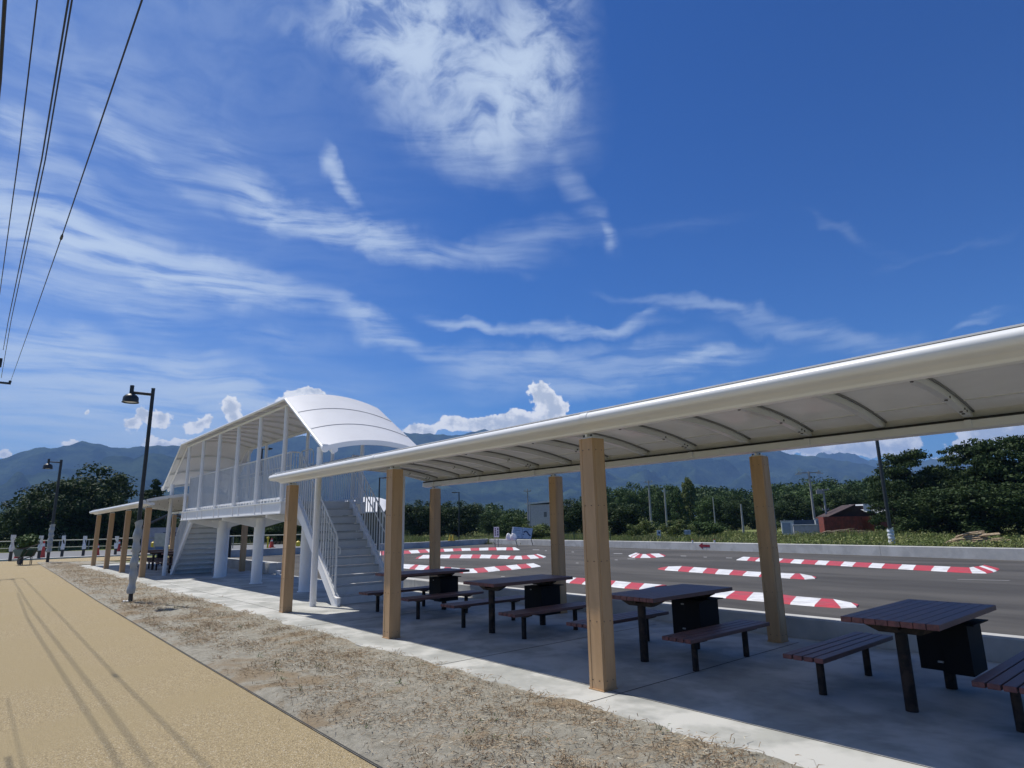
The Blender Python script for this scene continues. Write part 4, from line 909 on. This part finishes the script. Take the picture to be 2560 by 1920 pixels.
ridge('far_mountains', [(1700,1200),(1900,1170),(1990,1150),(2037,1141),(2048,1132),(2074,1134),(2100,1133),(2123,1131),(2139,1138),(2158,1146),(2175,1150),(2214,1153),(2240,1150),(2300,1152),(2357,1145),(2393,1151),(2450,1158),(2560,1160),(2800,1175),(3100,1220)], 6300, 1500, 5, rough=.7)

# ================================================================== FAR OBJECTS, RIGHT
def box_at(b, c, u, w_, d_, z0, z1, mi=0):
    R = Matrix.Translation((c.x, c.y, 0)) @ Matrix.Rotation(math.atan2(u.y, u.x), 4, 'Z'); b.box(-w_/2, w_/2, -d_/2, d_/2, z0, z1, mi, R)
UV = Vector((math.cos(YAW-.35), math.sin(YAW-.35), 0))
def upole(label, px, topy, D, r, arms=(), lean=0):
    c = at_dist(px, 1320, D); top = at_dist(px+lean, topy, D); t = empty('utility_pole', label, 'utility pole', (c.x, c.y, 0), math.atan2(UV.y, UV.x), 'utility poles beyond the far wall')
    b = MB(); cyl(b, 0, 0, 0, top.z, r*1.2, 10, r1=r*.8); b.build('pole', MT['pole'], t, smooth_=True)
    for dz, hw in arms:
        b = MB(); b.box(-hw, hw, -.05, .05, top.z-dz-.05, top.z-dz+.05)
        for q in (-.8, .8): cyl(b, q*hw, 0, top.z-dz+.051, top.z-dz+.2, .05, 6)
        b.build('crossarm', MT['pole'], t)
    return t, top
upole('slim utility pole left of the pale building between the rear posts', 1321, 1222, 82, .10, ((.3, .5),))
upole('shorter pole beside the slim one left of the pale building', 1326, 1254, 84, .09)
upole('utility pole right of the largest post, with a tiny crossarm', 1629, 1201, 80, .12, ((.2, .5),))
upole('plain pole in the woods left of the slender trees', 1668, 1220, 80, .11)
upole('thin pole among the trees left of the rear right post', 1789, 1243, 82, .07)
upole('short pale pole touching the left side of the rear right post', 1858, 1260, 66, .10)
t, tp = upole('pale pole just right of the rear right post', 1938, 1219, 66, .11)
t, tp = upole('tall utility pole with wide crossarm left of the red barn', 2039, 1178, 72, .12, ((.12, 1.15), (5.6, .3)))
b = MB(); b.box(-1.3, -.7, -.1, .1, tp.z-.28, tp.z-.19); b.box(.7, 1.3, -.1, .1, tp.z-.28, tp.z-.19); b.build('floodlight', MT['metalroof'], t)
b = MB(); b.tube([(.25, 0, tp.z-5.1), (.75, 0, tp.z-5.1), (.75, 0, tp.z-6.6), (.25, 0, tp.z-6.6)], .05, 6); b.build('bracket', MT['pole'], t)
t, tp = upole('utility pole in front of the red barn with a box on it', 2070, 1222, 76, .11, ((.1, .6), (2.2, .35)))
b = MB(); b.box(-.7, -.1, -.2, .2, tp.z-.5, tp.z-.1); b.build('transformer', MT['pole'], t)
def frame_at(px, D): c = at_dist(px, 1320, D); return c
# pale building between posts
c = frame_at(1362, 105); top = at_dist(1362, 1262, 105).z
t = empty('building', 'pale box shaped building on a rise between the rear posts', 'building', (c.x, c.y, 0), math.atan2(UV.y, UV.x)-.2)
b = MB(); b.box(-1.7, 4, -2.5, 2.5, 0, top); b.build('wall', MT['bwall'], t); b = MB(); b.prism([(-2.1, top+.05), (4.2, top+.35), (4.2, top+.65), (-2.1, top+.30)], -2.8, 2.8, axis='y'); b.build('roof', MT['metalroof'], t)
b = MB(); b.box(1.3, 1.8, -2.53, -2.50, top-2, top-1.2); b.build('window', MT['slate'], t)
# red barn
c = frame_at(2126, 76); zt = at_dist(2120, 1262, 76).z; ze = at_dist(2072, 1290, 76).z; zw = ze-.1
t = empty('barn', 'dark red barn with a pale metal roof slope, left of the big dark trees', 'barn', (c.x, c.y, 0), math.atan2(UV.y, UV.x)+.15)
b = MB(); b.box(-2.4, 3.6, -2, 4, 0, ze-.1); b.build('wall', MT['rust'], t)
b = MB(); b.prism([(-2.6, ze-.05), (0.1, zt), (.1, zt-.14), (-2.6, ze-.17)], -2.3, 2.2, axis='y'); b.prism([(-2.5, ze-.15), (.1, zt-.15), (3.2, zt-.15), (3.4, ze-.1)], -1.6, 2.0, axis='y'); b.build('roof', MT['barnroof'], t)
b = MB(); b.sheet([[(.12, -.2, zt+.02), (3.3, -.2, zt+.02)], [(1.1, -2.5, ze+.28), (3.3, -2.5, ze+.12)]], th=.04); b.build('roof_sheet', MT['metalroof'], t)
b = MB(); b.box(.9, 1.6, -2.04, -2.0, 2.1, 2.9); b.build('window', MT['signw'], t)
# containers
c = frame_at(2166, 68); t = tag(MB().build('tmp', MT['crate']) if False else empty('shipping_container', 'orange red ribbed container end beside the barn', 'container', (c.x, c.y, 0), math.atan2(UV.y, UV.x)+.1), None)
hh = at_dist(2166, 1292, 68).z
b = MB(); b.box(-.65, .65, 0, 3.0, .02, hh); b.build('body', MT['crate'], t)
b = MB()
for q in np.linspace(-.6, .6, 9): b.box(q-.03, q+.03, -.05, -.001, .1, hh-.1)
for z in (.7, 1.3): b.box(-.6, .6, -.07, -.051, z-.03, z+.03)
b.build('door_ribs', MT['crate'], t)
c = frame_at(2118, 66); hh = at_dist(2118, 1291, 66).z; t = empty('shipping_container', 'long dull red container standing in front of the barn', 'container', (c.x, c.y, 0), math.atan2(UV.y, UV.x)+.1)
b = MB(); b.box(-1.9, 1.35, 0, 2.2, .02, hh); b.build('body', MT['rust'], t)
b = MB()
for q in np.arange(-1.8, 1.3, .25): b.box(q-.04, q+.04, -.04, -.001, .1, hh-.1)
b.build('ribs', MT['rust'], t)
c = frame_at(2012, 70); hh = at_dist(2012, 1300, 70).z; t = empty('hoarding', 'long dark hoarding between the two poles left of the barn', 'hoarding', (c.x, c.y, 0), math.atan2(UV.y, UV.x))
b = MB(); b.box(-1.9, 1.6, 0, .12, .02, hh); b.build('panel', MT['signb'], t); b = MB()
for q in (-1.8, -.1, 1.5): b.box(q-.05, q+.05, .121, .2, 0, hh+.1)
b.build('post', MT['pole'], t)
for px, D, w_, py, lab, m in ((1970, 67, 1.1, 1303, 'white cabinet left of the dark hoarding', 'signw'), (2014, 64, 2.0, 1313, 'low pale grey block in front of the dark hoarding', 'bwall'), (2053, 69, .9, 1297, 'white and blue portable toilet by the tall utility pole', 'signw')):
    c = frame_at(px, D); hh = at_dist(px, py, D).z; t = empty('site_cabinet', lab, 'cabinet', (c.x, c.y, 0), math.atan2(UV.y, UV.x))
    b = MB(); b.box(-w_/2, w_/2, 0, .8, .02, hh); b.build('body', MT[m], t, bevel=.02); b = MB(); b.box(-w_/2+.08, w_/2-.3, -.02, -.001, .2, hh-.15); b.build('door', MT['signp'] if m == 'signw' else MT['bwall'], t); b = MB(); b.box(-w_/2-.05, w_/2+.05, -.05, .85, hh+.001, hh+.06); b.build('top', MT['metalroof'], t)
def logs(label, px, D, n, spread, m, seed, cat, name):
    R_ = random.Random(seed); c = frame_at(px, D); c.z = 0; b = MB()
    for i in range(n):
        a = R_.uniform(-.6, .6)+math.atan2(UV.y, UV.x); l = R_.uniform(.5, 1.6); x = R_.uniform(-spread, spread); p = c+UV*x+Vector((0, 0, R_.uniform(.05, .55*(1-abs(x)/spread)+.08))); q = p+Vector((math.cos(a)*l, math.sin(a)*l, R_.uniform(-.1, .25)))
        b.tube([p, p.lerp(q, .5)+Vector((0, 0, .05)), q], R_.uniform(.02, .06), 5)
    return tag(b.build(name, m), label, cat)
logs('pile of cut brushwood in the grass right of the lamp pole', 2394, 40, 150, .85, MT['dry'], 3, 'brush pile', 'brush_pile')
logs('heap of dark timber in front of the red containers', 2100, 60, 60, 2.6, MT['wood'], 4, 'timber pile', 'timber_pile')
# display boards
c0 = gp(1303, 1347.5); Db = 47.0; tl_ = at_dist(1283, 1317, Db); tr_ = at_dist(1332, 1321, Db+1.2); bl_ = at_dist(1278, 1346, Db-.4); br_ = at_dist(1327.5, 1347, Db+.8)
t = empty('display_board', 'pair of tilted white display boards beyond the corner of the far wall', 'display board', (bl_.x, bl_.y, 0)); o3 = Vector((bl_.x, bl_.y, 0))
def bp(u, v, off=0.0):
    p = (bl_*(1-u)+br_*u)*(1-v)+(tl_*(1-u)+tr_*u)*v; n = (br_-bl_).cross(tl_-bl_).normalized(); return p-o3+n*off
def bq(b, u0_, u1_, v0_, v1_, off, mi=0, th=.03):
    a = [bp(u0_, v0_, off), bp(u1_, v0_, off), bp(u1_, v1_, off), bp(u0_, v1_, off)]; c_ = [bp(u0_, v0_, off-th), bp(u1_, v0_, off-th), bp(u1_, v1_, off-th), bp(u0_, v1_, off-th)]
    b._add(a+c_, [(0, 1, 2, 3), (7, 6, 5, 4), (0, 4, 5, 1), (1, 5, 6, 2), (2, 6, 7, 3), (3, 7, 4, 0)], mi)
b = MB(); bq(b, 0, .49, 0, 1, 0); b.build('panel', MT['signw'], t); b = MB(); bq(b, .51, 1, 0, 1, 0); b.build('panel', MT['signw'], t)
b = MB(); bq(b, -.01, 1.03, -.02, 1.03, -.045, th=.05); b.build('frame', MT['signb'], t)
b = MB()
for (u0_, u1_, v0_, v1_) in ((.04,.94,.86,.89),(.13,.38,.70,.75),(.05,.18,.62,.66),(.06,.42,.52,.53),(.06,.42,.44,.45),(.10,.40,.12,.17),(.62,.82,.72,.75)): bq(b, u0_, u1_, v0_, v1_, .012, 0, .008)
b.build('printed_lines', MT['signp'], t)
b = MB(); prev = None
for (u, v) in ((.57,.58),(.62,.66),(.70,.66),(.77,.56),(.83,.40),(.93,.28)):
    p = bp(u, v, .02)
    if prev is not None: b.tube([prev, p], .05, 6)
    prev = p
for (u0_, u1_, v0_, v1_) in ((.54,.59,.34,.42),(.55,.58,.06,.20),(.12,.145,.07,.17)): bq(b, u0_, u1_, v0_, v1_, .014, 0, .008)
b.build('printed_drawing', MT['signb'], t)
b = MB()
for u in (.1, .9): 
    p = bp(u, .6, -.1); b.tube([(p.x, p.y, p.z), (p.x-.2, p.y+.5, -o3.z)], .03, 6)
b.build('leg', MT['signb'], t)
R_ = random.Random(8)
for px, lab in ((1271.5, 'white sack at the left foot of the display boards'), (1283.5, 'crumpled white sack touching the left display board')):
    c = at_dist(px, 1341, Db-1.2); b = MB(); prof = [(.01, .52), (.12, .48), (.21, .36), (.24, .2), (.2, .05), (.02, .0)]; b.lathe([(r_*(1.0), z) for r_, z in prof], (0, 0, 0), 14)
    b.v = [(v[0]*(1+.25*math.sin(5*v[2]*7+v[1]*9)), v[1]*(1+.2*math.sin(v[0]*14)), v[2]*(.8+.25*math.sin(v[0]*9+2))) for v in b.v]
    o = b.build('sack', MT['bag'], smooth_=True); o.location = (c.x, c.y, max(.0, c.z-.30)); tag(o, lab, 'sack', 'white sacks by the display boards')
def sign(label, px0, px1, pt, pb, D, marks, name='sign', lean=0):
    c = at_dist((px0+px1)/2, 1320, D); zt_ = at_dist((px0+px1)/2, pt, D).z; zb_ = at_dist((px0+px1)/2, pb, D).z; w_ = (px1-px0)*D/F_PX
    t = empty(name, label, 'sign', (c.x, c.y, 0), YAW+rad(-0)); t.rotation_euler = (0, 0, YAW-math.atan((( px0+px1)/2-1280)/F_PX))
    b = MB(); b.box(-w_/2, w_/2, -.02, .02, zb_, zt_); b.build('panel', MT['signw'], t, bevel=.005)
    b = MB(); cyl(b, -w_*.3, .05, 0, zt_-.1, .03, 8); cyl(b, w_*.3, .05, 0, zt_-.1, .03, 8); b.build('post', MT['pole'], t)
    b = MB()
    for (x, z, ww, hh) in marks: b.box((x-ww/2)*w_, (x+ww/2)*w_, -.028, -.0205, zb_+(z-hh/2)*(zt_-zb_), zb_+(z+hh/2)*(zt_-zb_))
    b.build('lettering', MT['signb'], t); return t
sign('narrow upright white sign with two columns of dark lettering', 1234.5, 1247.5, 1317.5, 1343, 46, [(-.2,.82,.22,.14),(-.2,.62,.26,.14),(-.22,.42,.22,.16),(-.2,.22,.26,.12),(.25,.80,.26,.2),(.25,.52,.2,.22),(.25,.25,.24,.2)])
sign('small white sign with a dark mark in the grass beyond the wall', 1641.5, 1650.5, 1325.5, 1339, 44, [(.15,.55,.5,.4),(-.3,.3,.2,.15)])
sign('low grey slatted board in the grass right of the small sign', 1710, 1725, 1325, 1336, 46, [(x, .5, .08, .8) for x in (-.4,-.2,0,.2,.4)])
for px, py, lab in ((1731, 1352, 'left one of two small white and orange posts on the far wall'), (1786, 1351, 'right one of two small white and orange posts on the far wall')):
    p = at_dist(px, py, math.hypot(gp(px, 1377).x-CAM.x, gp(px, 1377).y-CAM.y)+.2)
    t = empty('marker_post', lab, 'marker post', (p.x, p.y, .40), group='small marker posts on the far wall'); b = MB(); cyl(b, 0, 0, .001, .14, .05, 12, r1=.035); b.build('post', MT['kwhite'], t, smooth_=True); b = MB(); cyl(b, 0, 0, .141, .175, .04, 12); b.build('cap', MT['orange'], t)
for px, lab in ((1125, 'left one of two small yellow cones beyond the end wall'), (1132.5, 'right one of two small yellow cones beyond the end wall')):
    p = at_dist(px, 1345, 47); b = MB(); b.lathe([(.16, 0), (.16, .04), (.11, .05), (.03, .42), (.0, .43)], (0, 0, 0), 12); o = b.build('yellow_cone', MT['yellow'], smooth_=True); o.location = (p.x, p.y, max(0, p.z-.2)); tag(o, lab, 'cone', 'small yellow cones')
# green mesh fence posts
c = at_dist(1414, 1320, 46); t = empty('mesh_fence', 'short run of green mesh fence right of the middle rear post', 'fence', (c.x, c.y, 0), math.atan2(UV.y, UV.x)); b = MB()
for q in (-.6, .6, 1.9, 3.2): cyl(b, q, 0, 0, .95, .03, 8)
b.build('post', MT['green'], t); b = MB()
for z in (.2, .5, .85): b.box(-.6, 3.2, -.01, .01, z-.01, z+.01)
for q in np.arange(-.6, 3.2, .2): b.box(q-.006, q+.006, -.006, .006, .15, .9)
b.build('mesh', MT['green'], t)

# ================================================================== FAR OBJECTS, LEFT AND BEHIND THE BRIDGE
c = at_dist(930, 1320, 52); zt_ = at_dist(920, 1240, 52).z; ze_ = at_dist(960, 1268, 52).z; zw_ = at_dist(940, 1281, 52).z
t = empty('vaulted_building', 'white vaulted roof over a dark open front, seen through the right stairs', 'building', (c.x, c.y, 0), YAW)
b = MB(); rows = [[(x, y, zw_+.03+q*(ze_-zw_+(zt_-ze_)*max(0, (1-((x+.9)/2.2)**2))**.5)) for x in np.linspace(-3.05, 1.25, 15)] for y, q in ((-1.5, .0), (-.9, .4), (-.2, .7), (.8, .92), (2.0, 1.0))]; b.sheet(rows, th=.08)
b.build('roof', MT['membrane'], t, smooth_=True)
b = MB(); b.box(-3.0, 1.2, 0, 2.8, 0, zw_+.2); b.build('wall', MT['slate'], t); b = MB()
for q in (-2.9, -.9, 1.1): cyl(b, q, -1.3, 0, zw_, .06, 10)
b.build('post', MT['whitec'], t)
c = at_dist(428, 1320, 66); t = empty('house', 'small grey tiled house behind the far shelter', 'house', (c.x, c.y, 0), YAW+.5)
b = MB(); b.box(-2.2, 2.2, -2, 2, 0, 1.9); b.build('wall', MT['bwall'], t); b = MB(); b.prism([(-2.7, 1.85), (0, 3.3), (2.7, 1.85), (2.7, 1.72), (0, 3.12), (-2.7, 1.72)], -2.4, 2.4, axis='y'); b.build('roof', MT['slate'], t); b = MB(); b.box(-.6, .6, -2.04, -2.0, .8, 1.5); b.build('window', MT['signb'], t)
# bollards wrapped in white plastic, cones, wheelbarrow
BP = [((24.4, 1403), 1357, 'white wrapped bollard at the very left, left of the wheelbarrow'), ((96, 1398), 1356, 'white wrapped bollard right of the wheelbarrow'), ((153.7, 1394), 1354, 'white wrapped bollard right of the second lamp'),
      ((207, 1391.7), 1353.5, 'slim white bollard left of the far shelter posts'), ((287.5, 1389.4), 1352.5, 'white wrapped bollard between the far shelter posts')]
for (bx, by), ty, lab in BP:
    g_ = gp(bx, by); H_ = (by-ty)/F_PX*math.hypot(g_.x-CAM.x, g_.y-CAM.y)*1.02; t = empty('bollard', lab, 'bollard', (g_.x, g_.y, 0), random.random()*3, 'wrapped bollards along the far road')
    b = MB(); cyl(b, 0, 0, 0, H_, .09, 14); b.lathe([(.09, H_), (.07, H_+.04), (0, H_+.05)], (0, 0, 0), 14); b.build('post', MT['lamp'], t, smooth_=True)
    b = MB(); rows = []
    for i in range(10):
        z = H_*(.38+.66*i/9); rows.append([(math.cos(a)*(.105+.02*math.sin(2*a+i)+.012*math.sin(i*.9)), math.sin(a)*(.105+.02*math.sin(3*a+i*.8)), z) for a in np.linspace(0, 2*math.pi, 12)])
    b.sheet(rows); b._add(rows[-1][:-1], [tuple(range(11))]); b.build('plastic_wrap', MT['wrapw'], t, smooth_=True)
def cone(label, px, py, H_=.75, m='orange', dist=None):
    g_ = gp(px, py) if dist is None else at_dist(px, py, dist); z = 0 if dist is None else g_.z
    t = empty('traffic_cone', label, 'traffic cone', (g_.x, g_.y, z), group='red and white traffic cones')
    b = MB(); b.box(-.2, .2, -.2, .2, 0, .035); b.lathe([(.16, .036), (.045, H_), (.0, H_+.01)], (0, 0, 0), 16); b.build('body', MT[m], t, smooth_=True)
    b = MB(); b.lathe([(.125, .036+.28*(H_-.036)), (.098, .036+.52*(H_-.036))], (0, 0, 0), 16); b.lathe([(.082, .036+.68*(H_-.036)), (.062, .036+.86*(H_-.036))], (0, 0, 0), 16); b.build('reflective_band', MT['kwhite'], t, smooth_=True)
cone('red and white cone beside the bollard right of the wheelbarrow', 105, 1395.7, 1.1); cone('red cone between the first two far shelter posts', 242, 1390, .8)
cone('red cone across the road, seen between far shelter posts', 296, 1378, .9); cone('pale red cone half hidden behind the wheelbarrow', 42, 1396, 1.05)
cone('red and white cone behind the end wall, under the footbridge', 678.5, 1369, .6, dist=47)
g_ = gp(58, 1412); t = empty('wheelbarrow', 'dark green wheelbarrow loaded with brush on the tan path, far left', 'wheelbarrow', (g_.x, g_.y, 0), YAW-.55)
b = MB(); b.prism([(-.62, .78), (.62, .78), (.30, .42), (-.28, .42)], -.33, .33, axis='y'); b.build('tray', MT['green'], t, bevel=.02)
b = MB(); b.tube([(.9, -.2, .80), (.35, -.2, .42), (-.45, -.08, .26)], .025, 8); b.tube([(.9, .2, .80), (.35, .2, .42), (-.45, .08, .26)], .025, 8); b.build('handle', MT['lamp'], t, smooth_=True)
b = MB()
for y in (-.2, .2): b.tube([(.38, y, .42), (.42, y, .02), (.25, y, .02), (.2, y, .42)], .02, 8)
b.build('leg', MT['lamp'], t)
b = MB(); b.tube([(-.45, -.06, .2), (-.45, .06, .2)], .20, 20); b.build('wheel', MT['cable'], t, smooth_=True)
c = Vector((g_.x, g_.y, .95)); V, Fc = leafcloud([(g_.x+random.uniform(-.4, .4), g_.y+random.uniform(-.3, .3), .95+random.uniform(0, .45)) for _ in range(14)], [(.3, .3, .2)]*14, 60, .16, 12)
o = bpy.data.objects.new('brush_load', np_mesh('brush_load', V, Fc, MT['leafm'])); COL.objects.link(o); tag(o, 'heap of cut greenery lying in the wheelbarrow', 'brush')
b = MB()
for i in range(4): b.tube([(-.5+.3*i, -.3, .80), (-.2+.3*i, .3, .95+.03*i)], .03, 6)
b.build('boards', MT['wood'], t)
# pipe fence along the road
def pfence(label, pa_, pb_, H_, n_, m):
    t = empty('pipe_fence', label, 'fence', (0, 0, 0)); b = MB(); b.tube([(pa_[0], pa_[1], H_), (pb_[0], pb_[1], H_)], .045, 8); b.build('rail', MT[m], t); b = MB(); b.tube([(pa_[0], pa_[1], H_*.35), (pb_[0], pb_[1], H_*.35)], .03, 8); b.build('rail', MT[m], t); b = MB()
    for i in range(n_): 
        f_ = i/(n_-1); cyl(b, pa_[0]+(pb_[0]-pa_[0])*f_, pa_[1]+(pb_[1]-pa_[1])*f_, 0, H_-.02, .04, 8)
    b.build('post', MT['pole'], t)
pfence('long pale pipe fence along the far side of the road', (-80, -22), (-66, 6), .95, 14, 'rail')
pfence('yellowish pipe fence behind the end wall, seen under the footbridge', (-60, 5), (-48, 23), 1.05, 10, 'rail')
# grey boards
for px, pt, pb, D, w_, lab in ((148, 1332, 1345, 78, 26, 'grey board in the grass above the second bollard'), (403, 1333, 1366, 48, 22, 'pale grey panel standing under the far shelter roof')):
    c = at_dist(px, 1320, D); zt_, zb_ = at_dist(px, pt, D).z, max(.02, at_dist(px, pb, D).z); t = empty('grey_board', lab, 'board', (c.x, c.y, 0), YAW+.5); b = MB(); hw = w_*D/F_PX/2; b.box(-hw, hw, -.03, .03, zb_, zt_); b.build('panel', MT['wrap'], t, bevel=.01); b = MB()
    for q in (-hw*.8, hw*.8): b.box(q-.03, q+.03, .031, .09, 0, zt_)
    b.build('post', MT['pole'], t)
# barrier, cabinet and yellow things behind the end wall
c = at_dist(696, 1320, 47); t = empty('barrier', 'orange and black striped barrier behind the end wall', 'barrier', (c.x, c.y, 0), YAW+.2); zt_, zb_ = at_dist(696, 1354, 47).z, at_dist(696, 1361, 47).z
b = MB(); b.box(-.5, .5, -.03, .03, zb_, zt_); b.build('board', MT['wood'], t); b = MB()
for q in (-.4, -.15, .1, .35): b.prism([(q-.05, zb_), (q+.05, zb_), (q+.15, zt_), (q+.05, zt_)], -.036, -.031, axis='y')
b.build('stripes', MT['joint'], t); b = MB(); b.box(-.45, -.4, -.02, .02, 0, zb_); b.box(.4, .45, -.02, .02, 0, zb_); b.build('leg', MT['joint'], t)
c = at_dist(573, 1320, 38); zt_ = at_dist(573, 1342, 38).z; t = empty('utility_cabinet', 'black cabinet beside the footbridge column, behind the low wall', 'cabinet', (c.x, c.y, 0), YAW+.3); b = MB(); b.box(-.17, .17, -.15, .15, 0, zt_); b.build('body', MT['lamp'], t, bevel=.01); b = MB(); b.box(-.2, .2, -.18, .18, zt_+.001, zt_+.05); b.build('top', MT['signw'], t)
for px, py, D, lab in ((745, 1366, 46, 'yellow plastic can behind the end wall, next to the right column'), (382, 1368, 50, 'yellow object on the ground under the far shelter'), (424, 1378, 44, 'small yellow object beside the pale grey panel')):
    c = at_dist(px, py, D); b = MB(); b.lathe([(.0, 0), (.16, .01), (.19, .1), (.19, .38), (.12, .46), (.05, .48), (.05, .54), (.0, .55)], (0, 0, 0), 16); o = b.build('yellow_can', MT['yellow'], smooth_=True); o.location = (c.x, c.y, max(0, c.z)); o.scale = (.75,)*3; tag(o, lab, 'plastic can', 'yellow plastic objects')
c = at_dist(672, 1320, 46.5); zt_ = at_dist(672, 1347, 46.5).z; b = MB(); cyl(b, 0, 0, 0, zt_, .06, 10); b.lathe([(.06, zt_), (.10, zt_+.05), (.07, zt_+.12), (0, zt_+.14)], (0, 0, 0), 12); o = b.build('yellow_post', MT['yellow'], smooth_=True); o.location = (c.x, c.y, 0); tag(o, 'yellow post with a round top behind the end wall', 'post')
# striped block at the foot of the footbridge
g_ = gp(703.5, 1411.5); 
p = gp(806, 1416); t = empty('striped_block', 'low black and white striped block seen under the right stringer', 'wheel stop', (p.x, p.y, 0), .1); b = MB(); b.prism([(-.1, 0), (.1, 0), (.07, .12), (-.07, .12)], -.45, .45, axis='x'); b.build('body', MT['cable'], t); b = MB()
for q in (-.3, -.05, .2): b.prism([(-.102, .0), (.0, .0), (.0, .123), (-.072, .123)], q, q+.1, axis='x')
b.build('stripes', MT['kwhite'], t)
# white hazardous pale car/greenhouse far left
c = at_dist(8, 1320, 120); t = empty('greenhouse', 'white greenhouse tunnel at the extreme left beyond the field', 'greenhouse', (c.x, c.y, 0), YAW+.2); zt_ = max(1.2, at_dist(8, 1322, 120).z)
b = MB(); b.prism([(math.cos(a)*2.4, math.sin(a)*zt_) for a in np.linspace(0, math.pi, 14)], -4, 4, axis='x'); b.build('cover', MT['metalroof'], t, smooth_=True)
b = MB(); b.box(4.001, 4.05, -.6, .6, 0, zt_*.7); b.build('door', MT['bwall'], t)

# ================================================================== HAZE
b = MB(); b.box(-8500, 6500, -6500, 9500, -40, 760)
hz = b.build('haze', MT['joint']); hz.data.materials.clear()
hm = bpy.data.materials.new('haze_air'); hm.use_nodes = True; ht = hm.node_tree; ht.nodes.clear(); ho = N(ht, 'ShaderNodeOutputMaterial'); pv = N(ht, 'ShaderNodeVolumePrincipled')
pv.inputs['Color'].default_value = (.30, .54, 1.0, 1); pv.inputs['Density'].default_value = 1.5e-4; pv.inputs['Anisotropy'].default_value = 0.0
L(ht, pv.outputs[0], ho.inputs['Volume']); hz.data.materials.append(hm); tag(hz, kind='stuff')
